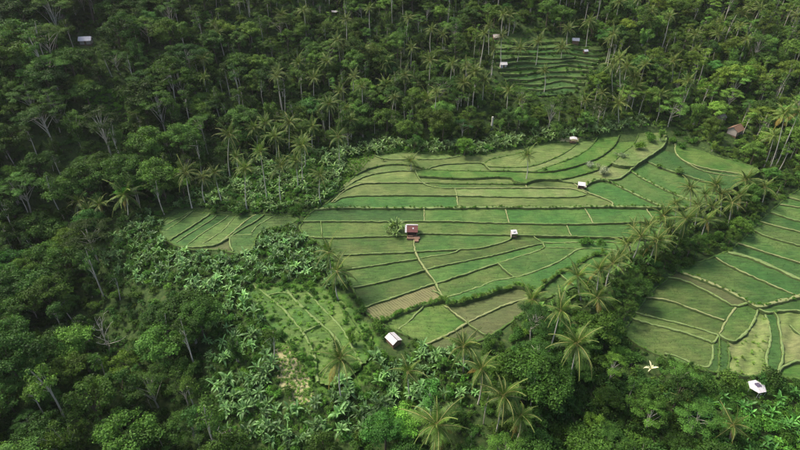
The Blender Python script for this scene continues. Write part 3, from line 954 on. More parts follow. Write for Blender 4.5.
def palm_crown(seed, n=24):
    rng = np.random.default_rng(seed)
    Vs, Q_, T_, R_, S_, k0 = [], [], [], [], [], 0
    for a, k, sc in frond_layout(rng, n):
        V, q, t, rq, S = frond_arrays(4.2, *FROND_E[k], rng, nst=18, wide=0.88, lw=0.15)
        V = rotz(V * sc * rng.uniform(0.75, 1.12), a)
        Vs.append(V); Q_.append(q + k0); T_.append(t + k0); R_.append(rq + k0); S_.append(np.clip(S + rng.normal(0, 0.1), 0, 1)); k0 += len(V)
    mb = MB()
    for i in range(6):
        a = i * 1.05
        c = np.array([0.28 * math.cos(a), 0.28 * math.sin(a), -0.25])
        mb.tube([c + (0, 0, 0.16), c + (0, 0, 0.08), c - (0, 0, 0.08), c - (0, 0, 0.16)], [0.05, 0.14, 0.14, 0.05], 5)
    V = np.concatenate(mb.V)
    Vs.append(V); S_.append(np.full(len(V), 0.5))
    nuts = np.concatenate([g for g, m in mb.G if g.shape[1] == 4]) + k0
    return mesh_np('crown', np.concatenate(Vs), [(np.concatenate(Q_), 0), (np.concatenate(T_), 0), (np.concatenate(R_), 1), (nuts, 1)], [M['palm'], M['rib']], {'shade': np.concatenate(S_)})
PALM_CROWNS = [palm_crown(81, 23), palm_crown(82, 20), palm_crown(83, 25), palm_crown(84, 18)]

def nuts_mesh():
    mb = MB()
    for i in range(7):
        a = i * 0.9
        c = np.array([0.3 * math.cos(a), 0.3 * math.sin(a), -0.28 - 0.1 * (i % 2)])
        mb.tube([c + (0, 0, 0.16), c + (0, 0, 0.08), c - (0, 0, 0.08), c - (0, 0, 0.16)], [0.05, 0.14, 0.14, 0.05], 6)
    return mb.mesh('coconuts', [M['rib']], True)
NUTS = nuts_mesh()

def banana_leaf(L, e0, e1, W_, rng):
    n = 8
    el = np.linspace(e0, e1, n)
    P = np.zeros((n, 3))
    for i in range(1, n):
        P[i] = P[i - 1] + L / (n - 1) * np.array([math.cos(el[i]), 0, math.sin(el[i])])
    w = W_ * np.array([0.05, 0.14, 0.7, 0.98, 1.0, 0.86, 0.5, 0.04]) * rng.uniform(0.85, 1.1, n)
    V = np.zeros((n, 3, 3))
    for i in range(n):
        lift = 0.28 * w[i]
        V[i, 1] = P[i]
        V[i, 0] = P[i] + (0, w[i] / 2, lift)
        V[i, 2] = P[i] + (0, -w[i] / 2, lift * rng.uniform(0.2, 1.2))
    F = []
    for i in range(n - 1):
        for j in range(2):
            F.append((i * 3 + j, i * 3 + j + 1, i * 3 + j + 4, i * 3 + j + 3))
    return V.reshape(-1, 3), np.array(F)

def proto_banana(seed, stems):
    rng = np.random.default_rng(seed)
    Vs, Fs, S, k0, mb = [], [], [], 0, MB()
    for s in range(stems):
        a0 = rng.uniform(0, 6.28)
        bx, by = (0, 0) if s == 0 else (rng.uniform(0.6, 1.2) * math.cos(a0), rng.uniform(0.6, 1.2) * math.sin(a0))
        h = rng.uniform(1.3, 2.6)
        mb.tube([(bx, by, -0.3), (bx * 1.05, by * 1.05, h * 0.5), (bx * 1.1, by * 1.1, h)], [0.13, 0.11, 0.07], 6)
        nl = rng.integers(7, 10)
        for i in range(nl):
            f = i / nl
            V, F = banana_leaf(rng.uniform(1.5, 2.9), 1.4 - 0.8 * f + rng.normal(0, 0.15), 0.75 - 2.1 * f + rng.normal(0, 0.25), rng.uniform(0.38, 0.68), rng)
            V = rotz(V, i * 2.4 + rng.normal(0, 0.25)) + np.array([bx * 1.1, by * 1.1, h - 0.1])
            Vs.append(V); Fs.append(F + k0); k0 += len(V)
            S.append(np.full(len(V), np.clip(rng.normal(0.5, 0.25), 0, 1)))
    return (mb.mesh('stem', [M['stem']], True), mesh_np('leaves', np.concatenate(Vs), [(np.concatenate(Fs), 0)], [M['banana']], {'shade': np.concatenate(S)}, True), 4.0)
PROTO['banana'] = [proto_banana(91, 3), proto_banana(92, 2), proto_banana(93, 3), proto_banana(94, 1)]

def proto_tuft(seed, n=26, h=0.55):
    rng = np.random.default_rng(seed)
    V, F, S = [], [], []
    for i in range(n):
        a, l = rng.uniform(0, 6.28), h * rng.uniform(0.6, 1.3)
        b = np.array([rng.normal(0, 0.16), rng.normal(0, 0.16), -0.05])
        d = np.array([math.cos(a), math.sin(a), 0])
        w = np.array([-d[1], d[0], 0]) * 0.05
        k = len(V)
        V += [b - w, b + w, b + d * l * 0.25 + (0, 0, l * 0.6) + w, b + d * l * 0.25 + (0, 0, l * 0.6) - w, b + d * l * 0.75 + (0, 0, l * 0.75)]
        F += [(k, k + 1, k + 2, k + 3)]
        S += [float(np.clip(rng.normal(0.5, 0.2), 0, 1))] * 5
    T = [(i * 5 + 3, i * 5 + 2, i * 5 + 4) for i in range(n)]
    return mesh_np('tuft', V, [(np.array(F), 0), (np.array(T), 0)], [M['grass']], {'shade': S})
TUFT_MESH = [proto_tuft(1), proto_tuft(2), proto_tuft(3, 20, 0.75)]

RICE_MESH = [proto_tuft(11, 9, 0.36), proto_tuft(12, 11, 0.40), proto_tuft(13, 8, 0.33)]

# ------------------------------------------------------------------ scattering of uncounted growth (geometry nodes, one object each)
def scatter(name, label, meshes_per_kind, pts, kinds, scales, tints, flat_z=None):
    """meshes_per_kind: list of lists of meshes that make one plant; one stuff object"""
    coll = bpy.data.collections.new(name + '_kinds')
    protos = []
    for i, ms in enumerate(meshes_per_kind):
        o = bpy.data.objects.new('%s_kind_%03d' % (name, i), ms)
        coll.objects.link(o)
        protos.append(o)
    me = bpy.data.meshes.new(name)
    P = np.asarray(pts, np.float32)
    me.vertices.add(len(P))
    me.vertices.foreach_set('co', P.ravel())
    n = len(P)
    def attr(k, t, v, field):
        a = me.attributes.new(k, t, 'POINT')
        a.data.foreach_set(field, np.asarray(v).ravel())
    attr('which', 'INT', np.asarray(kinds, np.int32), 'value')
    attr('size', 'FLOAT', np.asarray(scales, np.float32), 'value')
    rot = np.zeros((n, 3), np.float32)
    rot[:, 2] = RNG.uniform(0, 6.28, n)
    rot[:, 0] = RNG.normal(0, 0.06, n)
    rot[:, 1] = RNG.normal(0, 0.06, n)
    attr('turn', 'FLOAT_VECTOR', rot, 'vector')
    attr('leaf_tint', 'FLOAT_VECTOR', np.asarray(tints, np.float32), 'vector')
    o = link(name, me, None, kind='stuff', label=label)
    ng = bpy.data.node_groups.new(name, 'GeometryNodeTree')
    ng.interface.new_socket('Geometry', in_out='INPUT', socket_type='NodeSocketGeometry')
    ng.interface.new_socket('Geometry', in_out='OUTPUT', socket_type='NodeSocketGeometry')
    N, L = ng.nodes, ng.links
    gi, go = N.new('NodeGroupInput'), N.new('NodeGroupOutput')
    ci = N.new('GeometryNodeCollectionInfo')
    ci.inputs['Collection'].default_value = coll
    ci.inputs['Separate Children'].default_value = True
    ci.inputs['Reset Children'].default_value = True
    ip = N.new('GeometryNodeInstanceOnPoints')
    ip.inputs['Pick Instance'].default_value = True
    def named(k, t):
        a = N.new('GeometryNodeInputNamedAttribute')
        a.data_type = t
        a.inputs['Name'].default_value = k
        return a.outputs['Attribute']
    m2p = N.new('GeometryNodeMeshToPoints')
    L.new(gi.outputs[0], m2p.inputs[0])
    L.new(m2p.outputs[0], ip.inputs['Points'])
    L.new(ci.outputs[0], ip.inputs['Instance'])
    L.new(named('which', 'INT'), ip.inputs['Instance Index'])
    e2r = N.new('FunctionNodeEulerToRotation')
    L.new(named('turn', 'FLOAT_VECTOR'), e2r.inputs[0])
    L.new(e2r.outputs[0], ip.inputs['Rotation'])
    L.new(named('size', 'FLOAT'), ip.inputs['Scale'])
    L.new(ip.outputs[0], go.inputs[0])
    md = o.modifiers.new('scatter', 'NODES')
    md.node_group = ng
    return o

def joined(trunk, crown, name):
    """trunk and crown as one mesh, for the uncounted plants"""
    def arr(me):
        v = np.zeros(len(me.vertices) * 3, np.float32); me.vertices.foreach_get('co', v)
        fs = {}
        for p in me.polygons:
            fs.setdefault(len(p.vertices), []).append(tuple(p.vertices))
        return v.reshape(-1, 3), fs
    V1, F1 = arr(trunk); V2, F2 = arr(crown)
    sh = np.zeros(len(V2), np.float32); crown.attributes['shade'].data.foreach_get('value', sh)
    groups = [(np.array(f), 1) for f in F1.values()] + [(np.array(f) + len(V1), 0) for f in F2.values()]
    return mesh_np(name, np.concatenate([V1, V2]), groups, [crown.materials[0], trunk.materials[0]], {'shade': np.concatenate([np.full(len(V1), 0.5), sh])})

# ------------------------------------------------------------------ where things grow
PROTECT = [F['outline'] for k, F in FIELDS.items() if k != 'hill'] + [[(494,46),(520,38),(570,39),(600,48),(598,62),(586,76),(576,90),(550,94),(525,88),(500,70)]]
BANANA_ZONES = [
    [(318,166),(345,150),(380,141),(420,144),(470,146),(510,138),(545,131),(590,128),(640,119),(652,127),(600,135),(560,140),(520,147),(480,155),(402,152),(350,157),(340,175),(325,190)],
    [(168,212),(190,190),(235,165),(300,152),(345,153),(352,168),(338,190),(320,208),(290,213),(240,213),(190,207)],
    [(95,250),(120,232),(152,212),(164,214),(158,232),(172,248),(205,256),(232,258),(256,252),(262,232),(292,226),(310,240),(335,258),(348,290),(330,290),(300,284),(256,278),(246,292),(225,300),(190,292),(140,284),(110,272)],
    [(225,300),(246,290),(262,318),(275,345),(270,352),(280,395),(312,408),(330,388),(360,375),(380,350),(392,338),(428,350),(470,352),(480,400),(440,412),(400,425),(340,440),(290,460),(235,460),(215,420),(205,370),(208,330)],
    [(690,398),(740,392),(800,396),(860,400),(860,475),(740,475),(700,440)],
    [(520,300),(545,300),(575,290),(602,270),(640,250),(690,222),(730,198),(745,196),(720,215),(690,240),(650,262),(620,285),(590,310),(560,322),(535,322)],
]
OPEN = [[(85,94),(112,90),(132,100),(128,114),(102,120)], [(270,350),(292,342),(316,382),(312,408),(290,408)]]

def zone_of(u, v):
    if 480 < u < 615 and v < 100: return 'hill'
    if u > 615 and v < 175: return 'east'
    if v < 150 and u >= 200: return 'far'
    if u < 215 and v < 205: return 'west'
    if u < 235: return 'ravine'
    if u > 530 and v < 330: return 'gully'
    if u > 530: return 'southeast'
    return 'south'
LANDMARKS = [((87,40),'the grey-roofed house'),((105,105),'the small dark clearing'),((107,345),'the bare white tree'),((72,272),'the tall olive feathery clump'),((138,205),'the lime-green flat-topped tree'),((128,219),'the spreading palm'),
    ((192,208),'the small stepped field'),((300,130),'the palm slope'),((340,15),'the white tarpaulin'),((400,140),'the back corner of the banana strip'),((492,128),'the white dead trunk'),((503,66),'the white hillside hut'),((580,44),'the hillside storehouse'),
    ((545,110),'the foot of the hillside terraces'),((573,142),'the white field shelter'),((619,124),'the tall palm cluster'),((712,38),'the thin-crowned pale tree'),((783,56),'the very tall pale-trunked tree'),((736,66),'the whitish feathery clump'),((731,130),'the hidden brown house'),
    ((766,167),'the three leaning palms'),((674,253),'the leaning palm over the gully'),((590,318),'the foot of the gully'),((566,393),'the star-shaped palm'),((649,370),'the cream plant'),((753,392),'the white hexagonal canopy'),((608,382),'the slim forked tree'),
    ((524,402),'the big dark round tree'),((435,460),'the large palm with pale ribs'),((393,342),'the white-roofed hut'),((292,390),'the bare earth slope'),((342,400),'the palm on the grassy terraces'),((230,320),'the banana slope'),((182,392),'the thin pale forked tree'),
    ((30,430),'the dark foot of the ravine'),((20,200),'the dark head of the ravine'),((200,60),'the middle of the dark hillside'),((20,60),'the broad pale flat-topped tree'),((440,60),'the far palm wood'),((640,20),'the top of the bright hillside')]
LM_XYZ = at([l[0] for l in LANDMARKS])
def place_phrase(P):
    d = np.hypot(LM_XYZ[:, 0] - P[0], LM_XYZ[:, 1] - P[1])
    i = int(d.argmin())
    dz = P[2] - LM_XYZ[i, 2]
    rel = 'beside' if d[i] < 9 else ('uphill of' if dz > 2.5 else ('downhill of' if dz < -2.5 else 'near'))
    return rel + ' ' + LANDMARKS[i][1]
ZT = {'hill': (1.0, 1.0, 0.9), 'east': (1.65, 1.5, 1.45), 'far': (1.12, 1.08, 1.1), 'west': (0.88, 0.92, 0.88), 'ravine': (0.76, 0.86, 0.8), 'gully': (0.9, 1.0, 0.9), 'southeast': (0.72, 0.86, 0.75), 'south': (0.85, 1.0, 0.85)}  # leaf tint per zone; west and ravine darkened to paint in cloud shadow

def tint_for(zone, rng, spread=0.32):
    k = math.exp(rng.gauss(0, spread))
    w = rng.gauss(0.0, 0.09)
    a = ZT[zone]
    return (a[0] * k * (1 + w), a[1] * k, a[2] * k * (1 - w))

def px_of(P):
    u, v, d = project(P[0], P[1], P[2])
    return float(u), float(v), float(d)

def jitter_grid(step, x0=-330, x1=360, y0=20, y1=470, j=0.45):
    xs, ys = np.arange(x0, x1, step), np.arange(y0, y1, step)
    X, Y = np.meshgrid(xs, ys)
    X = X + (np.arange(len(ys)) % 2)[:, None] * step / 2
    X = (X + RNG.uniform(-j, j, X.shape) * step).ravel()
    Y = (Y + RNG.uniform(-j, j, Y.shape) * step).ravel()
    Z = ground(X, Y)
    u, v, d = project(X, Y, Z)
    ok = (u > -60) & (u < 860) & (v > -45) & (v < 520)
    return X[ok], Y[ok], Z[ok], u[ok], v[ok], d[ok]

def any_poly(u, v, polys):
    m = np.zeros(np.shape(u), bool)
    for p in polys:
        m |= in_poly(u, v, p)
    return m

def tree_thing(name, kind, vi, loc, rz, sc, tint, label, cat, group, sub=('trunk', 'crown')):
    r = thing(name, label, cat, loc, rz, sc, group)
    tr, cr, h = PROTO[kind][vi]
    link(sub[0], tr, r)
    c = link(sub[1], cr, r)
    c['leaf_tint'] = tint
    return r

# hand-placed coconut palms: crown point, foot point, crown size, own fronds?, label
PL = 'coconut palm'
PALMS = [
 ((230,134),(230,176),1.0,0,'tall straight coconut palm standing alone at the dark end of the palm slope'),
 ((237,156),(240,174),0.75,0,None),((260,152),(267,201),1.05,0,None),((266,122),(270,146),1.0,0,None),((289,124),(289,150),1.05,0,None),((278,141),(279,158),0.95,0,None),
 ((281,166),(281,202),1.05,0,None),((302,146),(303,184),1.1,0,None),((320,176),(321,204),0.95,0,'short coconut palm at the upper corner of the main rice field'),((329,104),(330,140),1.0,0,None),((338,137),(339,165),0.95,0,None),((215,172),(222,203),0.95,0,None),((351,120),(351,140),0.9,0,None),
 ((186,173),(192,208),0.95,0,'coconut palm at the dark corner of the small stepped field'),((203,178),(206,205),0.8,0,None),((245,170),(247,210),0.9,0,None),((254,128),(256,150),0.9,0,None),((312,128),(313,150),0.9,0,None),((295,162),(298,190),0.85,0,None),
 ((124,197),(128,219),1.15,1,'spreading coconut palm between the dark forest and the banana slope'),((78,202),(80,222),1.0,1,None),((100,204),(102,222),0.95,1,None),((88,210),(90,226),0.9,1,None),
 ((527,156),(526,180),0.85,0,'lone coconut palm standing inside the main rice field'),((411,162),(411,170),0.9,0,'low stemless palm growing among the upper paddies'),
 ((329,253),(333,283),1.25,1,'upper of two coconut palms leaning over the edge of the main rice field'),((337,272),(338,298),1.3,1,'lower of two coconut palms leaning over the edge of the main rice field'),
 ((640,236),(631,262),1.05,1,None),((656,241),(648,264),1.0,1,None),((626,243),(622,262),0.9,1,None),((690,188),(689,214),1.0,1,None),((684,217),(674,253),1.1,1,'coconut palm with a long pale leaning trunk over the dark gully'),((712,206),(707,229),1.0,1,None),
 ((698,207),(694,230),0.95,1,None),((722,196),(720,216),0.95,1,None),((734,205),(728,226),1.0,1,None),((748,182),(747,204),1.15,1,'wide-crowned coconut palm where the pale path meets the gully'),((764,186),(762,204),1.0,1,None),((668,228),(662,252),0.95,1,None),((706,220),(700,240),0.9,1,None),
 ((634,228),(630,250),0.9,1,None),((662,214),(658,240),0.95,1,None),((716,186),(714,208),0.9,1,None),((740,196),(738,214),0.95,1,None),((612,262),(606,286),0.9,1,None),((600,272),(596,296),0.9,1,None),
 ((648,226),(644,250),0.9,1,None),((676,204),(672,232),0.85,1,None),((704,194),(702,218),0.9,1,None),((618,252),(616,272),0.85,1,None),
 ((775,137),(764,167),1.05,1,'coconut palm at the forest end of three leaning pale trunks'),((785,113),(769,170),1.15,1,'coconut palm in the middle of three leaning pale trunks'),((798,110),(776,166),1.15,1,'coconut palm at the field end of three leaning pale trunks'),
 ((577,275),(581,300),1.15,1,'dark spreading coconut palm at the edge of the stubble paddy'),((533,303),(536,322),1.0,1,'pale coconut palm at the foot of the pale footpath'),((561,312),(549,354),1.0,1,'coconut palm with thin pale trunk beside the big round tree'),((598,298),(594,322),0.95,1,None),
 ((340,358),(342,402),1.1,1,'coconut palm rising from the grassy terraces'),((481,367),(478,404),1.05,1,'coconut palm with curved pale trunk among the bananas'),((503,393),(496,434),1.15,1,'coconut palm with drooping yellowish fronds and bent trunk'),
 ((437,428),(435,462),1.35,1,'large coconut palm with pale ribs seen from above in the grove'),((578,347),(566,393),1.3,1,'star-shaped coconut palm with long straight trunk below the gully'),((464,350),(463,372),0.95,1,'short coconut palm at the tip of the main rice field'),
 ((408,372),(410,398),0.9,1,None),((520,412),(517,440),0.9,1,None),((688,402),(686,416),0.9,1,None),((732,424),(730,440),0.95,1,None),
 ((363,52),(359,75),0.95,0,None),((298,64),(299,84),0.95,0,None),((327,62),(329,88),0.95,0,None),((356,65),(358,86),0.95,0,None),((385,63),(384,84),0.95,0,None),((386,85),(385,102),0.95,0,None),((427,101),(427,112),1.1,0,None),((452,64),(450,95),0.95,0,None),((430,60),(428,93),0.95,0,None),
 ((475,72),(472,102),1.0,0,None),((464,84),(461,106),0.95,0,None),((484,80),(482,104),0.9,0,None),((510,16),(508,35),0.95,0,None),((502,37),(501,62),0.95,0,'pale-trunked coconut palm beside the white hut on the hillside terraces'),((520,49),(517,63),0.95,0,None),((538,41),(536,65),0.95,0,None),((562,48),(561,60),0.9,0,None),((568,29),(567,46),0.9,0,None),((590,22),(586,47),0.95,0,None),
 ((612,65),(613,97),0.95,0,None),((620,60),(619,102),0.95,0,None),((628,68),(622,99),1.0,0,None),((634,76),(629,97),0.95,0,None),((619,104),(619,124),1.1,0,None),((743,15),(740,36),1.05,0,None),((672,62),(671,82),1.0,0,None),((695,50),(693,70),0.9,0,None),((660,95),(658,118),0.9,0,None),
 ((275,136),(276,160),0.95,0,None),((304,142),(305,168),0.95,0,None),((405,75),(404,98),0.9,0,None),((340,92),(340,112),0.9,0,None),((314,78),(314,98),0.9,0,None),((412,48),(411,68),0.9,0,None),((545,72),(544,92),0.8,0,None),((585,100),(584,124),0.85,0,None),((520,100),(519,122),0.85,0,None),
]
rr = random.Random(5)
PALM_SITES = []
bp = at([p[1] for p in PALMS])
for (cpx, bpx, sc, own, lab), P in zip(PALMS, bp):
    P = stand(P)
    a, b = (cpx[0] - 400) / FPX, (225 - cpx[1]) / FPX
    t = P[1] / (CP + b * SP)
    top = np.array([a * t, P[1], CAM_H + t * (-SP + b * CP)])
    h = float(np.clip(top[2] - P[2], 1.0, 24))
    top[2] = P[2] + h
    lim = 0.55 * h
    dx = float(np.clip(top[0] - P[0], -lim, lim))
    PALM_SITES.append((P, dx, rr.gauss(0, 0.6), h, sc * 1.42 * rr.uniform(0.88, 1.12), own, lab, bpx))
# further palms among the trees of the far slope
n_far = 0
while n_far < 70:
    u, v = rr.uniform(-10, 810), rr.uniform(-12, 135)
    if zone_of(u, v) == 'west' and rr.random() < 0.85:
        continue
    if any_poly(np.array([u]), np.array([v]), PROTECT + OPEN)[0]:
        continue
    P = at([(u, v)])[0]
    h = rr.uniform(10, 17)
    q = project(P[0], P[1], P[2] + h)
    if any_poly(np.array([float(q[0])]), np.array([float(q[1])]), PROTECT + OPEN)[0]:
        continue
    PALM_SITES.append((P, rr.gauss(0, 0.9), rr.gauss(0, 0.5), h, rr.uniform(1.0, 1.25), 0, None, (u, v)))
    n_far += 1

PALM_PHRASE = {'hill': 'on the small terraces of the far hillside', 'east': 'among paler trees on the bright hillside', 'far': 'rising out of the far hillside forest', 'west': 'in the dark forest beside the small stepped field',
               'ravine': 'at the head of the shady ravine', 'gully': 'in the palm row along the gully', 'southeast': 'in the grove beside the white canopy', 'south': 'on the slope of bananas beside the rice fields'}
for i, (P, dx, dy, h, sc, own, lab, bpx) in enumerate(PALM_SITES):
    zn = zone_of(*bpx)
    if lab is None and 165 < bpx[0] < 355 and 135 < bpx[1] < 215:
        zn = 'south'
    size = 'tall' if h > 11 else 'short'
    label = lab or '%s coconut palm with pale trunk %s' % (size, place_phrase(P))
    r = thing('coconut_palm', label, 'palm tree', tuple(P), 0, 1.0, None if lab else 'coconut palms ' + place_phrase(P))
    n = 8
    t = np.linspace(0, 1, n)
    bend = rr.gauss(0, 0.35) if h > 6 else 0
    pts = np.stack([dx * t ** 1.5 + bend * np.sin(t * math.pi), dy * t ** 1.5, -0.5 + (h + 0.5) * t], 1)
    mb = MB()
    mb.tube(pts, 0.085 + 0.11 * (1 - t) ** 0.7 + 0.10 * (t < 0.05), 7)
    link('trunk', mb.mesh('trunk', [M['palm_bark']], True), r)
    tip = pts[-1]
    k = math.exp(rr.gauss(0, 0.15))
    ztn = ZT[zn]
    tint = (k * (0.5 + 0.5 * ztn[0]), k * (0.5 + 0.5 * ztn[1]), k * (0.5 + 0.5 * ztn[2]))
    if own:
        rng = np.random.default_rng(300 + i)
        for fi, (a, kk, s) in enumerate(frond_layout(rng, int(rng.integers(17, 26)))):
            if rng.random() < 0.1:
                continue
            s *= rng.uniform(0.72, 1.12)
            f = link('frond', FRONDS[kk], r)
            f.location = tuple(tip)
            f.rotation_euler = (rng.normal(0, 0.16), rng.normal(0, 0.14), a)
            f.scale = (s * sc,) * 3
            q_ = math.exp(rng.normal(0, 0.2))
            f['leaf_tint'] = (tint[0] * 2.6, tint[1] * 1.15, tint[2] * 1.5) if (kk >= 7 and rng.random() < 0.6) else tuple(c_ * q_ for c_ in tint)
        nt = link('coconuts', NUTS, r)
        nt.location = tuple(tip)
    else:
        c = link('crown', rr.choice(PALM_CROWNS), r)
        c.location = tuple(tip)
        c.rotation_euler = (rr.gauss(0, 0.06), rr.gauss(0, 0.06), rr.uniform(0, 6.28))
        c.scale = (sc,) * 3
        c['leaf_tint'] = tint

# hand-placed trees: kind, variant, foot point, scale, tint, name, label
HAND = [
 ('round', 3, (524,402), 1.35, (0.85, 1.0, 0.8), 'broadleaf_tree', 'big dark round-crowned tree at the lower tip of the main rice field'),
 ('round', 0, (498,390), 1.05, (1.0, 1.1, 0.85), 'broadleaf_tree', 'fine-leaved round tree leaning on the big dark tree beside the footpath'),
 ('round', 1, (548,408), 1.05, (0.6, 0.75, 0.65), 'broadleaf_tree', 'dark tree between the big round tree and the star-shaped palm'),
 ('feathery', 0, (72,272), 1.15, (1.5, 1.25, 1.1), 'feathery_tree', 'tall olive feathery clump standing out of the shady ravine'),
 ('umbrella', 0, (138,205), 0.95, (0.95, 1.75, 0.75), 'umbrella_tree', 'lime-green flat-topped tree above the spreading palm'),
 ('umbrella', 2, (36,118), 0.95, (0.8, 0.9, 0.85), 'umbrella_tree', 'broad pale flat-topped tree on the dark hillside below the grey-roofed house'),
 ('umbrella', 1, (608,382), 0.66, (1.5, 1.6, 1.2), 'umbrella_tree', 'slim light-green tree with bare forked trunk beside the star-shaped palm'),
 ('umbrella', 1, (643,432), 0.70, (1.4, 1.5, 1.1), 'umbrella_tree', 'slim tree with flat light-green crown below the cream plant'),
 ('slender', 1, (783,56), 0.95, (1.6, 1.5, 1.2), 'slender_tree', 'very tall pale-trunked tree at the top of the bright hillside'),
 ('slender', 0, (712,38), 0.85, (1.3, 1.2, 1.0), 'slender_tree', 'thin-crowned pale tree beside the palm on the bright hillside'),
 ('round', 4, (736,95), 1.7, (1.5, 1.6, 1.1), 'broadleaf_tree', 'large light-green spreading tree above the hidden brown house'),
 ('round', 4, (704,100), 0.95, (1.5, 1.9, 1.0), 'broadleaf_tree', 'small lime-green tree beside the hidden brown house'),
 ('feathery', 1, (735,66), 1.0, (2.0, 1.9, 1.6), 'feathery_tree', 'whitish feathery clump in the middle of the bright hillside'),
 ('feathery', 0, (718,64), 0.85, (2.1, 1.9, 1.7), 'feathery_tree', 'pale feathery clump nearest the thin-crowned pale tree'),
 ('feathery', 1, (752,60), 0.9, (2.2, 1.9, 2.2), 'feathery_tree', 'whitish feathery clump uphill of the other whitish clumps'),
 ('feathery', 0, (700,80), 0.8, (2.0, 1.8, 2.0), 'feathery_tree', 'pale feathery clump above the small lime-green tree'),
 ('feathery', 1, (672,92), 0.85, (2.1, 1.8, 2.1), 'feathery_tree', 'pale feathery clump beside the lone palm on the bright hillside'),
 ('feathery', 0, (660,140), 0.55, (1.8, 1.8, 1.5), 'feathery_tree', 'small pale feathery clump at the top of the curved paddies'),
 ('slender', 1, (690,88), 0.8, (2.0, 1.8, 1.8), 'slender_tree', 'slim whitish tree between two pale feathery clumps'),
 ('feathery', 1, (352,345), 0.6, (1.3, 1.4, 1.0), 'feathery_tree', 'small light feathery bush on the grassy terraces'),
 ('slender', 2, (182,392), 0.7, (1.0, 1.1, 0.9), 'slender_tree', 'thin pale forked tree on the slope below the bare tree'),
]
hp = at([h[2] for h in HAND])
for (kind, vi, px, sc, tint, name, lab), P in zip(HAND, hp):
    tree_thing(name, kind, vi, tuple(P), rr.uniform(0, 6), sc, tint, lab, 'tree', None, ('trunk' if kind != 'feathery' else 'stems', 'crown'))

# random forest
SPEC = {'round': ('broadleaf_tree', 'round-crowned broadleaf tree'), 'umbrella': ('umbrella_tree', 'flat-topped spreading tree'), 'slender': ('slender_tree', 'slim pale-trunked tree'), 'feathery': ('feathery_tree', 'feathery clump of arching stems')}
MIX = {'hill': (62, 8, 20, 10), 'east': (42, 10, 22, 26), 'far': (52, 10, 26, 12), 'west': (50, 16, 22, 12), 'ravine': (62, 10, 14, 14), 'gully': (80, 10, 5, 5), 'southeast': (72, 12, 10, 6), 'south': (60, 10, 14, 16)}
BIG = {'hill': 0.85, 'east': 0.9, 'far': 0.85, 'west': 1.15, 'ravine': 1.0, 'gully': 0.6, 'southeast': 0.85, 'south': 0.75}
X, Y, Z, U_, V_, D_ = jitter_grid(5.6)
in_field = np.zeros(len(X), bool)
for wo in FIELD_MASK:
    in_field |= in_poly(X, Y, wo)
ban = any_poly(U_, V_, BANANA_ZONES)
opn = any_poly(U_, V_, OPEN)
palm_xy = np.array([p[0][:2] for p in PALM_SITES])
forest = []
KEEP_CLEAR = PROTECT + OPEN + BANANA_ZONES[:3]
VIEWS = [(107,345),(98,312),(118,312),(110,330),(102,335),(87,36),(82,39),(92,39),(87,42),(87,38),(503,65),(575,40),(585,51),(496,37),(573,137),(733,126),(393,337),(753,384),(649,367),(107,325),(492,121)]   # keep huts in sight
CLEAR = [(384,328,404,346),(92,298,124,352),(598,345,622,384),(630,392,658,432),(743,374,766,396),(640,358,658,376),(78,32,96,46),(560,335,596,392),(120,188,132,218)]
for i in range(len(X)):
    if in_field[i] or opn[i]:
        continue
    if ban[i] and rr.random() < 0.93:
        continue
    z = zone_of(U_[i], V_[i])
    kind = rr.choices(['round', 'umbrella', 'slender', 'feathery'], MIX[z])[0]
    vi = rr.randrange(len(PROTO[kind]))
    sc = BIG[z] * (rr.uniform(0.45, 1.0) if rr.random() < 0.6 else rr.uniform(0.9, 1.4)) * (0.9 if kind == 'umbrella' else 1)
    h = PROTO[kind][vi][2] * sc
    w = {'round': 4.0, 'umbrella': 4.5, 'slender': 1.8, 'feathery': 2.6}[kind] * sc
    pts = [(X[i], Y[i], Z[i] + h * 0.75), (X[i], Y[i], Z[i] + h), (X[i] - w, Y[i], Z[i] + h * 0.75), (X[i] + w, Y[i], Z[i] + h * 0.75)]
    q = np.array([project(*p)[:2] for p in pts])
    if any_poly(q[:, 0], q[:, 1], KEEP_CLEAR).any():
        continue
    q4 = project(X[i], Y[i], Z[i] + h * 0.4)
    bad = False
    hw = w * FPX / D_[i] * 1.05
    for (a0, b0, a1, b1) in CLEAR:
        if q[0, 0] + hw > a0 and q[0, 0] - hw < a1 and q[1, 1] - 2 < b1 and V_[i] > b0 + 4 and V_[i] > b1 - 3:
            bad = True
    for hu, hv in VIEWS:
        if abs(hu - q[0, 0]) < 6 + w * FPX / D_[i] and q[1, 1] - 4 < hv < V_[i] + 5:
            bad = True
    if bad:
        continue
    if V_[i] > 150 and len(palm_xy) and np.hypot(palm_xy[:, 0] - X[i], palm_xy[:, 1] - Y[i]).min() < 3.0:
        continue
    vis = (-10 < q[0, 0] < 810) and (-8 < q[0, 1] < 458)
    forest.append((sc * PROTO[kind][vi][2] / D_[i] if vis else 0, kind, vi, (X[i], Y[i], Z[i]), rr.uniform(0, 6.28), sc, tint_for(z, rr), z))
forest.sort(key=lambda f: -f[0])
count = {k: 0 for k in SPEC}
rest = []
HUE = lambda t: 'pale' if t[1] > 1.25 else ('dark' if t[1] < 0.8 else 'mid-green')
for vis, kind, vi, P, rz, sc, tint, z in forest:
    if vis > 0 and count[kind] < 285:
        count[kind] += 1
        name, desc = SPEC[kind]
        size = 'tall' if PROTO[kind][vi][2] * sc > 10.5 else 'low'
        ph = place_phrase(P)
        lab = '%s %s %s %s' % (size, HUE(tint), desc, ph)
        tree_thing(name, kind, vi, P, rz, sc, tint, lab, 'tree', '%s %ss %s' % (HUE(tint), name.replace('_', ' '), ph), ('trunk' if kind != 'feathery' else 'stems', 'crown'))
    else:
        rest.append((kind, vi, P, sc, tint))
kinds = [(k, i) for k in ('round', 'umbrella', 'slender', 'feathery') for i in range(len(PROTO[k]))]
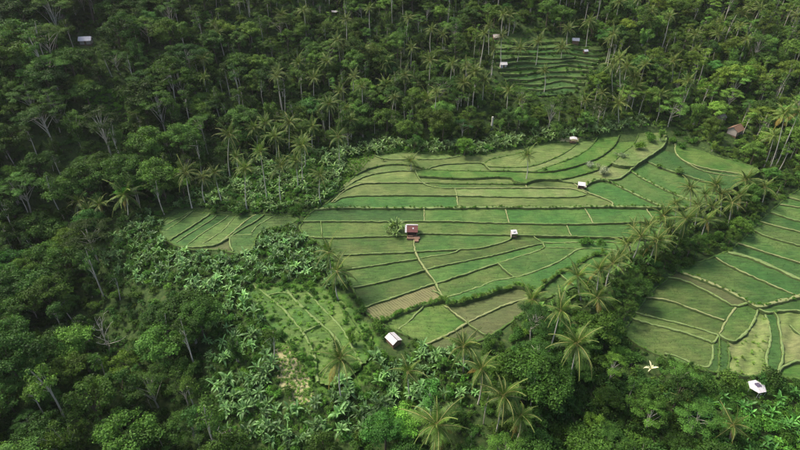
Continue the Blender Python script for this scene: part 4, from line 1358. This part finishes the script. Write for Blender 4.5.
FM = [joined(PROTO[k][i][0], PROTO[k][i][1], 'forest_tree_mesh') for k, i in kinds]
scatter('forest', 'smaller crowded trees filling the wooded slopes', FM, [r[2] for r in rest], [kinds.index((r[0], r[1])) for r in rest], [r[3] for r in rest], [r[4] for r in rest])
print('forest things', count, 'rest', len(rest), 'palms', len(PALM_SITES))

# bananas
X, Y, Z, U_, V_, D_ = jitter_grid(1.95)
in_field = np.zeros(len(X), bool)
for wo in FIELD_MASK:
    in_field |= in_poly(X, Y, wo)
zi = np.full(len(X), -1)
for k, p in enumerate(BANANA_ZONES):
    zi[in_poly(U_, V_, p) & (zi < 0)] = k
DENS = [1.0, 0.75, 0.95, 0.68, 0.6, 0.3]
BAN_PHRASE = ['in the hedge-like strip behind the main rice field', 'under the tall palms on the slope', 'on the slope below the small stepped field', 'in the grove below the white-roofed hut', 'in the thicket beside the white canopy', 'in the gully between the two rice fields']
BT = [(1.35, 1.2, 1.35), (1.3, 1.2, 1.3), (1.1, 1.12, 1.25), (1.0, 1.05, 1.1), (0.65, 1.0, 0.6), (0.85, 0.9, 0.6)]
ban_all = []
for i in np.nonzero((zi >= 0) & ~in_field & (U_ > -15) & (U_ < 815) & (V_ < 470))[0]:
    k = zi[i]
    if rr.random() > DENS[k] * (0.75 + 0.5 * math.sin(X[i] * 0.31 + 1.0) * math.sin(Y[i] * 0.37 + 0.5) + (0.25 if k == 0 else 0)) or any_poly(U_[i:i + 1], V_[i:i + 1], OPEN)[0]:
        continue
    if abs(U_[i] - 393) < 14 and 328 < V_[i] < 364 or abs(U_[i] - 753) < 14 and 380 < V_[i] < 406:
        continue
    sc = rr.uniform(0.5, 1.25) * (0.8, 0.7, 0.72, 0.86, 0.8, 0.75)[k]
    t = math.exp(rr.gauss(0, 0.3))
    ban_all.append((sc / D_[i], k, (X[i], Y[i], Z[i]), sc, tuple(c * t for c in BT[k])))
hb = at([(393,231),(398,230),(389,233),(395,236)])
for P in hb:
    ban_all.append((1.0, 6, tuple(stand(P)), rr.uniform(0.85, 1.15), (1.3, 1.1, 1.0)))
ban_all.sort(key=lambda b: -b[0])
rest = []
per = {}
for n, (vis, k, P, sc, tint) in enumerate(ban_all):
    vi = rr.randrange(4)
    if n < 60 or (per.get(k, 0) < 60 and len([1]) and sum(per.values()) < 290):
        per[k] = per.get(k, 0) + 1
        if k == 6:
            lab, g = 'banana plant crowded against the red-roofed hut', 'bananas beside the red-roofed hut'
        else:
            lab, g = '%s banana plant with broad glossy leaves %s' % ('tall' if sc > 0.7 else 'young', place_phrase(P)), 'banana plants ' + place_phrase(P)
        tree_thing('banana_plant', 'banana', vi, P, rr.uniform(0, 6.28), sc, tint, lab, 'banana plant', g, ('stem', 'leaves'))
    else:
        rest.append((vi, P, sc, tint))
BMJ = [joined(a, b, 'banana_mesh') for a, b, _ in PROTO['banana']]
scatter('banana_thicket', 'crowded glossy banana plants massed along the slopes', BMJ, [r[1] for r in rest], [r[0] for r in rest], [r[2] for r in rest], [r[3] for r in rest])
print('bananas', per, len(rest))

# undergrowth below the trees
X, Y, Z, U_, V_, D_ = jitter_grid(2.7)
in_field = np.zeros(len(X), bool)
for wo in FIELD_MASK:
    in_field |= in_poly(X, Y, wo)
opn = any_poly(U_, V_, OPEN + [[(246,283),(345,290),(385,345),(340,400),(300,365)]])
ban_u = any_poly(U_, V_, BANANA_ZONES[:5])
P_, K_, S_, T_ = [], [], [], []
for i in np.nonzero(~in_field)[0]:
    if opn[i] and rr.random() < 0.8:
        continue
    hut = False
    for hu, hv in ((393,341),(393,349),(387,345),(400,345),(753,392),(87,42),(503,68),(573,142),(733,131),(649,372)):
        if abs(U_[i] - hu) < 8 and -5 < V_[i] - hv < 12:
            hut = True
    if hut:
        continue
    z = zone_of(U_[i], V_[i])
    s = rr.uniform(0.5, 1.15)
    top = project(X[i], Y[i], Z[i] + 2.2 * s)
    if any_poly(top[0].reshape(1), top[1].reshape(1), PROTECT)[0]:
        s *= 0.5
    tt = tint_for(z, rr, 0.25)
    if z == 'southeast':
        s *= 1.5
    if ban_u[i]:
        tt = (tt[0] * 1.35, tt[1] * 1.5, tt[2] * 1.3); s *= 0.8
    P_.append((X[i], Y[i], Z[i])); K_.append(rr.randrange(4)); S_.append(s); T_.append(tt)
X, Y, Z, U_, V_, D_ = jitter_grid(1.55, -120, 130, 55, 215)
in_field = np.zeros(len(X), bool)
for wo in FIELD_MASK:
    in_field |= in_poly(X, Y, wo)
for i in np.nonzero(any_poly(U_, V_, BANANA_ZONES[:5]) & ~in_field & ~any_poly(U_, V_, OPEN))[0]:
    if abs(U_[i] - 393) < 12 and 330 < V_[i] < 358:
        continue
    k = rr.uniform(0.75, 1.25)
    P_.append((X[i], Y[i], Z[i])); K_.append(rr.randrange(4)); S_.append(rr.uniform(0.25, 0.55)); T_.append((1.15 * k, 1.3 * k, 1.1 * k))
mw_ = FIELDS['meadow']['wo']
for _ in range(900):
    x, y = rr.uniform(mw_[:, 0].min(), mw_[:, 0].max()), rr.uniform(mw_[:, 1].min(), mw_[:, 1].max())
    if in_poly(np.array([x]), np.array([y]), mw_)[0]:
        ed = float(seg_dist(np.array([x]), np.array([y]), [tuple(p) for p in np.vstack([mw_, mw_[:1]])])[0])
        if rr.random() < math.exp(-ed / 2.2) + 0.05:
            k = rr.uniform(0.7, 1.2)
            P_.append(tuple(stand((x, y, 0)))); K_.append(rr.randrange(4)); S_.append(rr.uniform(0.2, 0.4 + 0.35 * math.exp(-ed / 2))); T_.append((1.0 * k, 1.35 * k, 0.9 * k))
for P in at([(rr.uniform(85, 132), rr.uniform(90, 120)) for _ in range(150)]):
    k = rr.uniform(0.8, 1.4)
    P_.append(tuple(P)); K_.append(rr.randrange(4)); S_.append(rr.uniform(0.25, 0.7)); T_.append((1.3 * k, 1.6 * k, 1.0 * k))
hw_ = FIELDS['hill']['wo']
for _ in range(260):
    x, y = rr.uniform(hw_[:, 0].min(), hw_[:, 0].max()), rr.uniform(hw_[:, 1].min(), hw_[:, 1].max())
    if in_poly(np.array([x]), np.array([y]), hw_)[0]:
        k = rr.uniform(0.7, 1.2)
        P_.append(tuple(stand((x, y, 0)))); K_.append(rr.randrange(4)); S_.append(rr.uniform(0.2, 0.55)); T_.append((1.1 * k, 1.4 * k, 1.0 * k))
for (x, y, z, s) in HEDGE:
    P_.append((x, y, z)); K_.append(rr.randrange(4)); S_.append(s); T_.append((1.5 * rr.uniform(.8, 1.2), 1.6 * rr.uniform(.85, 1.15), 1.3))
SH = [joined(a, b, 'undergrowth_mesh') for a, b, _ in PROTO['shrub']]
scatter('undergrowth', 'tangled shrubs and weeds covering the forest floor', SH, P_, K_, S_, T_)

# grass tufts on the bunds and in the rough meadows
P_, K_, S_, T_ = [], [], [], []
for (x, y, z, s, b) in TUFTS:
    k = rr.uniform(0.75, 1.25)
    P_.append((x, y, z)); K_.append(rr.randrange(3)); S_.append(s)
    T_.append((1.25 * k, 1.1 * k, 0.9 * k) if b else (0.75 * k, 0.85 * k, 0.7 * k))
X, Y, Z, U_, V_, D_ = jitter_grid(0.95, -60, 170, 60, 240)
mead = in_poly(X, Y, FIELDS['meadow']['wo'])
rough = any_poly(U_, V_, OPEN[1:] + [[(728,372),(740,340),(758,310),(766,314),(770,345),(765,372),(745,380)], [(345,158),(380,150),(356,176),(338,192)]])
for i in np.nonzero((mead & (RNG.random(len(X)) < 0.25)) | (rough & ((U_ < 700) | (RNG.random(len(X)) < 0.2))))[0]:
    k = rr.uniform(0.7, 1.3)
    P_.append((X[i], Y[i], Z[i] + (0.0 if mead[i] else 0.0))); K_.append(rr.randrange(3)); S_.append(rr.uniform(0.6, 1.3))
    T_.append((1.25 * k, 1.15 * k, 1.1 * k) if U_[i] > 700 else (0.9 * k, 1.05 * k, 0.7 * k))
    P_[-1] = tuple(stand(P_[-1]))
scatter('grass', 'tufts of grass along the bunds and rough slopes', TUFT_MESH, P_, K_, S_, T_)
print('tufts', len(P_))
k = [rr.uniform(0.7, 1.3) for _ in RICE]
scatter('rice_grass', 'rows of young rice and stubble covering the paddies', RICE_MESH, [(r[0], r[1], r[2] - 0.02) for r in RICE], [rr.randrange(3) for r in RICE], [rr.uniform(0.3, 0.52) for r in RICE], [tuple(c * q * RICE_K for c in r[3]) for r, q in zip(RICE, k)])
print('rice', len(RICE))

# ------------------------------------------------------------------ huts, shelters and other built things
def corrugated(x0, x1, y0, y1, z0, z1, thick=0.04, n=14, amp=0.025):
    """sheet spanning x, rising from (y0,z0) to (y1,z1), ridged along the slope"""
    mb = MB()
    xs = np.linspace(x0, x1, n * 2 + 1)
    w = amp * (np.arange(len(xs)) % 2)
    V = []
    for y, z in ((y0, z0), (y1, z1)):
        for dz in (0, thick):
            V += [(x, y, z + dz + a) for x, a in zip(xs, w)]
    k = len(xs)
    F = []
    for i in range(k - 1):
        F += [(k + i, k + i + 1, 3 * k + i + 1, 3 * k + i), (i, 2 * k + i, 2 * k + i + 1, i + 1), (i, i + 1, k + i + 1, k + i), (2 * k + i, 3 * k + i, 3 * k + i + 1, 2 * k + i + 1)]
    F += [(0, k, 3 * k, 2 * k), (k - 1, 3 * k - 1, 4 * k - 1, 2 * k - 1)]
    mb.add(V, F)
    return mb

def part_box(name, parent, mat, *bx_):
    mb = MB()
    mb.box(*bx_)
    return link(name, mb.mesh(name, [mat]), parent)

def gable_hut(P, rz, w, d, hw, hr, label, roof_mat, wall_mat, over=0.4, open_front=False, cat='hut', walls=True, group=None, split=None, ridge_mat=None):
    """w along x (ridge), d along y; wall height hw, ridge height hr"""
    r = thing('field_hut' if cat == 'hut' else 'house', label, cat, tuple(P), rz, 1.0, group)
    for sx in (-1, 1):
        for sy in (-1, 1):
            part_box('post', r, M['wood'], sx * w / 2 - 0.06, sx * w / 2 + 0.06, sy * d / 2 - 0.06, sy * d / 2 + 0.06, -0.6, hw)
    part_box('floor', r, M['wood'], -w / 2 + 0.07, w / 2 - 0.07, -d / 2 + 0.07, d / 2 - 0.07, -0.5, 0.25)
    if walls:
        part_box('wall', r, wall_mat, -w / 2 + 0.07, w / 2 - 0.07, d / 2 - 0.05, d / 2 + 0.03, 0.25, hw - 0.02)
        for sx in (-1, 1):
            mb = MB()
            x = sx * (w / 2 - 0.02)
            V = [(x - 0.03, -d / 2 + 0.07, 0.25), (x - 0.03, d / 2 - 0.07, 0.25), (x - 0.03, d / 2 - 0.07, hw), (x - 0.03, 0, hr - 0.08), (x - 0.03, -d / 2 + 0.07, hw)]
            V += [(a + 0.06, b, c) for a, b, c in V]
            mb.add(V, [(0, 1, 2, 3, 4)]); mb.add(V, [(9, 8, 7, 6, 5)]); mb.add(V, [(i, (i + 1) % 5, 5 + (i + 1) % 5, 5 + i) for i in range(5)])
            link('wall', mb.mesh('wall', [wall_mat]), r)
        if not open_front:
            for x0_, x1_ in ((-w / 2 + 0.07, -0.4), (0.4, w / 2 - 0.07)):
                part_box('wall', r, wall_mat, x0_, x1_, -d / 2 - 0.03, -d / 2 + 0.05, 0.25, hw - 0.02)
            dr = part_box('door', r, M['wood'], -0.39, 0.39, -d / 2 - 0.02, -d / 2 + 0.03, 0.26, min(hw - 0.05, 2.1))
            part_box('handle', dr, M['grey_sheet'], 0.24, 0.30, -d / 2 - 0.06, -d / 2 - 0.021, 1.1, 1.2)
    slope = (hr - hw) / (d / 2)
    ye = d / 2 + over
    ze = hr - slope * ye
    nseg = split or [(-w / 2 - over, w / 2 + over)]
    for a, b in nseg:
        for sy in (-1, 1):
            mb = corrugated(a, b, sy * ye, sy * 0.03, ze, hr, 0.05, max(6, int((b - a) * 4)))
            link('roof_sheet', mb.mesh('roof_sheet', [roof_mat]), r)
    mb = MB()
    mb.tube([(-w / 2 - over, 0, hr + 0.07), (w / 2 + over, 0, hr + 0.07)], 0.09, 6)
    link('ridge_cap', mb.mesh('ridge_cap', [ridge_mat or roof_mat]), r)
    return r

def on(px):
    return stand(at([px])[0])

def field_level(P):
    """settle on the paddy sheet or the ground, whichever is higher"""
    return stand(P) + np.array([0, 0, 0.12])

# red-roofed hut in the middle of the main field
P = field_level(on((412, 233.5)))
hut = gable_hut(P, math.radians(-2), 3.1, 3.4, 1.9, 3.1, 'red-roofed hut with white roof edges in the middle of the paddies', M['red_tile'], M['wood'], 0.35, True, ridge_mat=M['white_sheet'])
for k in range(6):      # courses of tiles on the slope that faces the path
    sl = (3.1 - 1.9) / 1.7
    y0_, y1_ = -2.05 + k * 0.34, -2.05 + (k + 1) * 0.34 + 0.05
    mb = MB()
    V = []
    for xx in (-1.72, 1.9):
        V += [(xx, y0_, 3.1 + sl * y0_ + 0.12), (xx, y1_, 3.1 + sl * y1_ + 0.09), (xx, y1_, 3.1 + sl * y1_ + 0.06), (xx, y0_, 3.1 + sl * y0_ + 0.06)]
    mb.add(V, [(0, 1, 2, 3), (7, 6, 5, 4), (0, 4, 5, 1), (1, 5, 6, 2), (2, 6, 7, 3), (3, 7, 4, 0)])
    link('tile_course', mb.mesh('tile_course', [M['red_tile']]), hut)
mb = MB()
mb.add([(-2.3, -2.15, 1.70), (-1.72, -2.15, 1.70), (-1.72, 0.0, 3.26), (-2.3, 0.0, 3.26), (-2.3, -2.15, 1.62), (-1.72, -2.15, 1.62), (-1.72, 0.0, 3.18), (-2.3, 0.0, 3.18)],
       [(0, 1, 2, 3), (7, 6, 5, 4), (0, 4, 5, 1), (1, 5, 6, 2), (2, 6, 7, 3), (3, 7, 4, 0)])
link('verge_board', mb.mesh('verge_board', [M['white_sheet']]), hut)
mb = MB()
mb.box(-1.95, 1.95, -0.12, 0.32, 3.14, 3.30)
link('ridge_board', mb.mesh('ridge_board', [M['white_sheet']]), hut)
mb = MB()
mb.add([(0.1, -1.15, 2.46), (0.6, -1.15, 2.46), (0.6, -0.8, 2.72), (0.1, -0.8, 2.72), (0.1, -1.15, 2.40), (0.6, -1.15, 2.40), (0.6, -0.8, 2.66), (0.1, -0.8, 2.66)],
       [(0, 1, 2, 3), (7, 6, 5, 4), (0, 4, 5, 1), (1, 5, 6, 2), (2, 6, 7, 3), (3, 7, 4, 0)])
link('skylight', mb.mesh('skylight', [M['white_sheet']]), hut)
part_box('porch', hut, M['paving'], -1.6, 2.6, -3.3, -1.8, -0.6, 0.12)
part_box('bench', hut, M['wood'], -1.4, 0.4, -2.5, -2.1, 0.12, 0.55)
tr = part_box('step', hut, M['paving'], 0.9, 2.2, -4.6, -3.31, -0.6, 0.04)

def shelter(px, rz, w, d, h, label, roof_mat, pitch=0.25, cat='hut', curved=False, walls=None):
    P = field_level(on(px))
    r = thing('field_shelter', label, cat, tuple(P), rz)
    for sx in (-1, 1):
        for sy in (-1, 1):
            mb = MB()
            mb.tube([(sx * w * 0.42, sy * d * 0.42, -0.6), (sx * w * 0.42, sy * d * 0.42, h + (pitch * 0.5 if sy > 0 else -pitch * 0.1))], 0.06, 6)
            link('post', mb.mesh('post', [M['wood']]), r)
    part_box('platform', r, M['wood'], -w * 0.4, w * 0.4, -d * 0.4, d * 0.4, 0.35, 0.45)
    if walls:
        part_box('wall', r, walls, -w * 0.42, w * 0.42, d * 0.42 + 0.06, d * 0.42 + 0.12, 0.2, h)
        part_box('wall', r, walls, -w * 0.42 - 0.12, -w * 0.42 - 0.06, -d * 0.42, d * 0.42, 0.2, h)
    mb = MB()
    nx_, V = 9, []
    for j, y in enumerate((-d / 2, 0, d / 2)):
        for i in range(nx_):
            x = -w / 2 + w * i / (nx_ - 1)
            z = h + pitch * (y / d + 0.5) + (0.35 * (1 - (2 * i / (nx_ - 1) - 1) ** 2) if curved else 0) + 0.03 * (i % 2)
            V.append((x, y, z))
    nV = len(V)
    V += [(x, y, z - 0.07) for x, y, z in V]
    F = []
    for j in range(2):
        for i in range(nx_ - 1):
            q = (j * nx_ + i, j * nx_ + i + 1, (j + 1) * nx_ + i + 1, (j + 1) * nx_ + i)
            F += [q, tuple(nV + t for t in reversed(q))]
    edge = [i for i in range(nx_)] + [2 * nx_ - 1] + [3 * nx_ - 1 - i for i in range(nx_)] + [nx_]
    F += [(edge[i], nV + edge[i], nV + edge[(i + 1) % len(edge)], edge[(i + 1) % len(edge)]) for i in range(len(edge))]
    mb.add(V, F)
    link('roof', mb.mesh('roof', [roof_mat]), r)
    return r

r = shelter((513.5, 236.5), math.radians(8), 2.0, 1.7, 1.9, 'tiny white-roofed field shelter where the bunds meet below the long hedge', M['white_sheet'], 0.5, walls=M['plaster'])
part_box('roof_patch', r, M['grey_sheet'], -0.5, 0.35, -0.25, 0.45, 2.37, 2.44)
r = shelter((581, 188), math.radians(-14), 2.7, 1.9, 1.6, 'small whitish field shelter at the bend of the pale path', M['white_sheet'], 0.5, walls=M['plaster'])
part_box('side_awning', r, M['plaster'], 0.9, 1.7, -1.3, -0.2, 1.35, 1.42)
shelter((573, 141.5), math.radians(-6), 3.1, 2.0, 1.9, 'white curved shelter on dark posts beside the banana strip', M['white_sheet'], 0.2, curved=True)

# hut with two white roof sheets near the lower tip
P = on((393.5, 343)) + np.array([0, 0, 0.1])
gable_hut(P, math.radians(-52), 3.0, 2.5, 1.7, 2.35, 'hut with two bright white roof slopes beside the stubble rows', M['white_sheet'], M['wood'], 0.3, False, ridge_mat=M['dark_cloth'])

# hexagonal canopy at the edge of the eastern field
P = on((754, 392)) + np.array([0, 0, 0.1])
c = thing('canopy_tent', 'white hexagonal canopy with a dark patch on top beside the fallow mound', 'canopy', tuple(P), math.radians(12))
mb = MB()
mb.tube([(0, 0, -0.6), (0, 0, 2.9)], 0.05, 6)
link('pole', mb.mesh('pole', [M['grey_sheet']]), c)
for i in range(6):
    a0, a1 = i * math.pi / 3, (i + 1) * math.pi / 3
    R_ = 2.15
    mb = MB()
    V = [(0.75 * math.cos(a0), 0.75 * math.sin(a0), 2.62), (R_ * math.cos(a0), R_ * math.sin(a0), 2.05), (R_ * math.cos(a1), R_ * math.sin(a1), 2.05), (0.75 * math.cos(a1), 0.75 * math.sin(a1), 2.62)]
    V += [(x, y, z - 0.04) for x, y, z in V]
    mb.add(V, [(0, 1, 2, 3), (7, 6, 5, 4), (0, 4, 5, 1), (1, 5, 6, 2), (2, 6, 7, 3), (3, 7, 4, 0)])
    link('panel', mb.mesh('panel', [M['white_sheet']]), c)
    mb = MB()
    mb.tube([(R_ * 0.97 * math.cos(a0), R_ * 0.97 * math.sin(a0), 2.0), (R_ * 0.97 * math.cos(a0), R_ * 0.97 * math.sin(a0), -0.6)], 0.035, 5)
    link('leg', mb.mesh('leg', [M['grey_sheet']]), c)
mb = MB()
V = [(0, 0, 2.74)] + [((0.74 + 0.22 * ((i * 7) % 3 - 1) * 0.6) * math.cos(i * 0.5236), (0.74 + 0.22 * ((i * 5) % 3 - 1) * 0.6) * math.sin(i * 0.5236), 2.66 - 0.04 * (i % 2)) for i in range(12)]
V += [(x, y, z - 0.06) for x, y, z in V]
mb.add(V, [(0, 1 + i, 1 + (i + 1) % 12) for i in range(12)])
mb.add(V, [(1 + i, 14 + i, 14 + (i + 1) % 12, 1 + (i + 1) % 12) for i in range(12)])
link('top_patch', mb.mesh('top_patch', [M['dark_cloth']]), c)
P = on((759, 398)) + np.array([0, 0, 0.05])
b = thing('white_board', 'short white board leaning below the hexagonal canopy', 'board', tuple(P), math.radians(-30))
part_box('face', b, M['white_sheet'], -0.22, 0.22, -0.03, 0.03, -0.2, 1.5)
part_box('frame', b, M['wood'], -0.26, 0.26, 0.031, 0.07, -0.3, 1.2)
P = on((783, 391))
b = thing('white_pole', 'thin white leaning pole among the weeds beside the canopy', 'pole', tuple(P), 0)
mb = MB()
mb.tube([(0.35, 0, -0.4), (0.1, 0, 0.8), (-0.35, 0, 2.2)], 0.06, 6)
link('shaft', mb.mesh('shaft', [M['white_sheet']]), b)
mb = MB()
mb.tube([(-0.35, 0, 2.2), (-0.38, 0, 2.3)], 0.075, 6)
link('tip', mb.mesh('tip', [M['grey_sheet']]), b)

# houses half hidden in the woods
gable_hut(on((87, 44)), math.radians(8), 4.4, 2.8, 2.0, 3.0, 'grey-roofed house with one white gable end in the dark forest', M['grey_sheet'], M['plaster'], 0.4, cat='house')
gable_hut(on((734, 134)), math.radians(35), 5.0, 4.0, 2.6, 4.0, 'brown-roofed house half hidden among trees beside the paddies', M['paving'], M['plaster'], 0.5, cat='house')
gable_hut(on((720, 121)), math.radians(28), 3.2, 2.6, 2.0, 3.0, 'small pale outbuilding uphill of the brown-roofed house', M['plaster'], M['plaster'], 0.3, cat='house')
gable_hut(on((503, 68)), math.radians(4), 2.8, 2.2, 1.9, 2.6, 'white hut on the hillside terraces below a pale-trunked palm', M['white_sheet'], M['white_sheet'], 0.25)
gable_hut(on((575, 44)), math.radians(-10), 2.8, 2.0, 1.8, 2.5, 'grey-roofed storehouse at the upper edge of the hillside terraces', M['grey_sheet'], M['wood'], 0.3)
gable_hut(on((585, 54)), math.radians(15), 1.7, 1.4, 1.4, 1.9, 'tiny grey-roofed shed beside the hillside palms', M['grey_sheet'], M['wood'], 0.25)
gable_hut(on((496, 40)), math.radians(10), 3.0, 2.4, 1.9, 2.8, 'tan-roofed hut at the top corner of the hillside terraces', M['plaster'], M['wood'], 0.35)
P = on((335, 16))
t_ = thing('tarpaulin_shelter', 'small white tarpaulin strung between trees on the far hillside', 'shelter', tuple(P), 0.2)
for sx in (-1, 1):
    mb = MB(); mb.tube([(sx * 1.4, 0, -0.4), (sx * 1.4, 0, 2.6)], 0.05, 5); link('post', mb.mesh('post', [M['wood']]), t_)
mb = MB()
V = [(-1.6, -0.9, 2.2), (0, -0.9, 2.0), (1.6, -0.9, 2.25), (-1.6, 0.9, 2.6), (0, 0.9, 2.45), (1.6, 0.9, 2.7)]
V += [(x, y, z - 0.04) for x, y, z in V]
mb.add(V, [(0, 1, 4, 3), (1, 2, 5, 4), (9, 10, 7, 6), (10, 11, 8, 7), (0, 6, 7, 1), (1, 7, 8, 2), (2, 8, 11, 5), (5, 11, 10, 4), (4, 10, 9, 3), (3, 9, 6, 0)])
link('sheet', mb.mesh('sheet', [M['white_sheet']]), t_)

# bare trees and odd plants
def bare_tree(px, h, label, seed, name='bare_tree', mat='dead_bark', spread=0.42, stems=3, thick=0.16):
    rng = np.random.default_rng(seed)
    P = on(px)
    r = thing(name, label, 'tree', tuple(P))
    for s in range(stems):
        a = rng.uniform(0, 6.28)
        top = np.array([spread * h * 0.35 * math.cos(a), spread * h * 0.35 * math.sin(a), h * rng.uniform(0.5, 0.62)])
        mb = MB()
        st = curve_pts((0.25 * math.cos(a), 0.25 * math.sin(a), -0.6), top, rng.normal(0, 0.25, 3), 6)
        mb.tube(st, np.linspace(thick, thick * 0.55, 6), 6)
        link('trunk', mb.mesh('trunk', [M[mat]], True), r)
        for b_ in range(6):
            a2 = a + rng.normal(0, 0.9)
            base = st[rng.integers(3, 6)]
            tip = base + np.array([spread * h * 0.6 * math.cos(a2) * rng.uniform(0.4, 1), spread * h * 0.5 * math.sin(a2) * rng.uniform(0.4, 1), h * rng.uniform(0.18, 0.42)])
            mb = MB()
            bp_ = curve_pts(base, tip, rng.normal(0, 0.3, 3), 6)
            mb.tube(bp_, np.linspace(thick * 0.5, 0.03, 6), 5)
            for tw in range(4):
                q = bp_[rng.integers(2, 6)]
                mb.tube(curve_pts(q, q + rng.normal(0, 0.5, 3) + (0, 0, 0.9), rng.normal(0, 0.1, 3), 4), np.linspace(0.04, 0.015, 4), 4)
            link('branch', mb.mesh('branch', [M[mat]], True), r)
    return r
bare_tree((110, 352), 12.5, 'bare white leafless tree with forked branches in the ravine', 5, thick=0.17, stems=2, spread=0.62).rotation_euler = (0, 0.26, 0)
bare_tree((232, 455), 8, 'small bare pale tree in the thicket at the foot of the banana slope', 6, stems=2, thick=0.1)
bare_tree((716, 38), 10, 'leafless pale tree on the bright hillside beside a palm', 8, stems=1, thick=0.15)
P = on((491, 129))
st = thing('dead_trunk', 'thick white broken-off dead trunk behind the banana strip', 'tree trunk', tuple(P))
mb = MB(); mb.tube(curve_pts((0, 0, -0.5), (0.2, 0, 5.6), (0.15, 0, 0), 7), np.linspace(0.55, 0.38, 7), 8); link('trunk', mb.mesh('trunk', [M['dead_bark']], True), st)
mb = MB(); mb.tube(curve_pts((0.1, 0, 3.8), (0.9, 0, 4.9), (0, 0, 0.1), 4), np.linspace(0.2, 0.08, 4), 6); link('branch', mb.mesh('branch', [M['dead_bark']], True), st)

BUSHES = [((588,167),0.75,(5.2,3.0,11.0),'grey-white bush beside the whitish field shelter'),((604,174),0.85,(5.0,2.9,10.0),'rounded grey-white bush on the bund above the vivid paddies'),((618,155),0.7,(4.0,2.6,7.0),'upper of two touching grey-green bushes among the curved paddies'),((623,159),0.65,(4.0,2.6,7.0),'lower of two touching grey-green bushes among the curved paddies'),
          ((678,173),0.8,(1.6,1.5,1.8),'rounded pale-green bush below the pale double path'),((661,167),0.75,(1.2,1.3,1.2),'rounded green bush at the fork of the bunds'),((598,168),0.5,(4.0,2.6,7.0),'tiny grey bush between two grey-white bushes'),
          ((640,150),0.9,(1.5,1.6,1.0),'tall yellow-green bush in the corner of the upper paddies'),((650,140),1.0,(1.0,1.3,0.8),'green bush against the upper hedge line'),((545,172),0.4,(0.7,0.9,0.7),'tiny dark bush beside the lone palm bund'),((383,161),0.4,(0.7,0.9,0.7),'tiny dark bush in the yellow upper paddy'),
          ((590,242),0.75,(0.9,1.2,0.9),'dark bush at the end of the narrow vivid paddies'),((582,244),0.7,(0.9,1.2,0.9),'low dark bush on the bund beside the stubble triangle'),((600,243),0.75,(0.9,1.1,0.9),'dark bush between the vivid paddies and the palm row'),
          ((662,135),0.8,(1.3,1.5,1.2),'light-green bush topping the upper hedge line'),
          ((672,140),0.8,(1.2,1.4,1.0),'green bush in the uppermost corner of the field'),((684,146),0.9,(1.0,1.3,0.9),'green bush at the head of the pale path'),((691,140),1.1,(1.1,1.3,0.9),'large green bush between the pale path and the forest'),((680,133),1.0,(0.9,1.1,0.8),'dark green bush under the forest edge above the path')]
for (px, sc, tint, lab), P in zip(BUSHES, at([b[0] for b in BUSHES])):
    tree_thing('bush', 'shrub', rr.randrange(4), tuple(stand(P)), rr.uniform(0, 6), sc * 1.4, tint, lab, 'bush', None, ('stems', 'foliage'))
P = on((649, 374))
tree_thing('cream_plant', 'banana', 3, tuple(P), 0.7, 0.85, (6.5, 3.4, 7.5), 'cream-white leafed plant standing in the dark thicket', 'plant', None, ('stem', 'leaves'))


# ------------------------------------------------------------------ thin humid air over the valley
t = NT('humid_air')
vol = t.node('ShaderNodeVolumePrincipled', ins={'Color': (0.93, 0.96, 0.95, 1), 'Density': 0.00005, 'Anisotropy': 0.25})
t.l.new(vol.outputs[0], t.out.inputs['Volume'])
mb = MB()
mb.box(-450, 470, -40, 540, -60, 190)
link('haze', mb.mesh('haze', [t.mat]), None, kind='stuff', label='thin pale haze filling the whole valley')
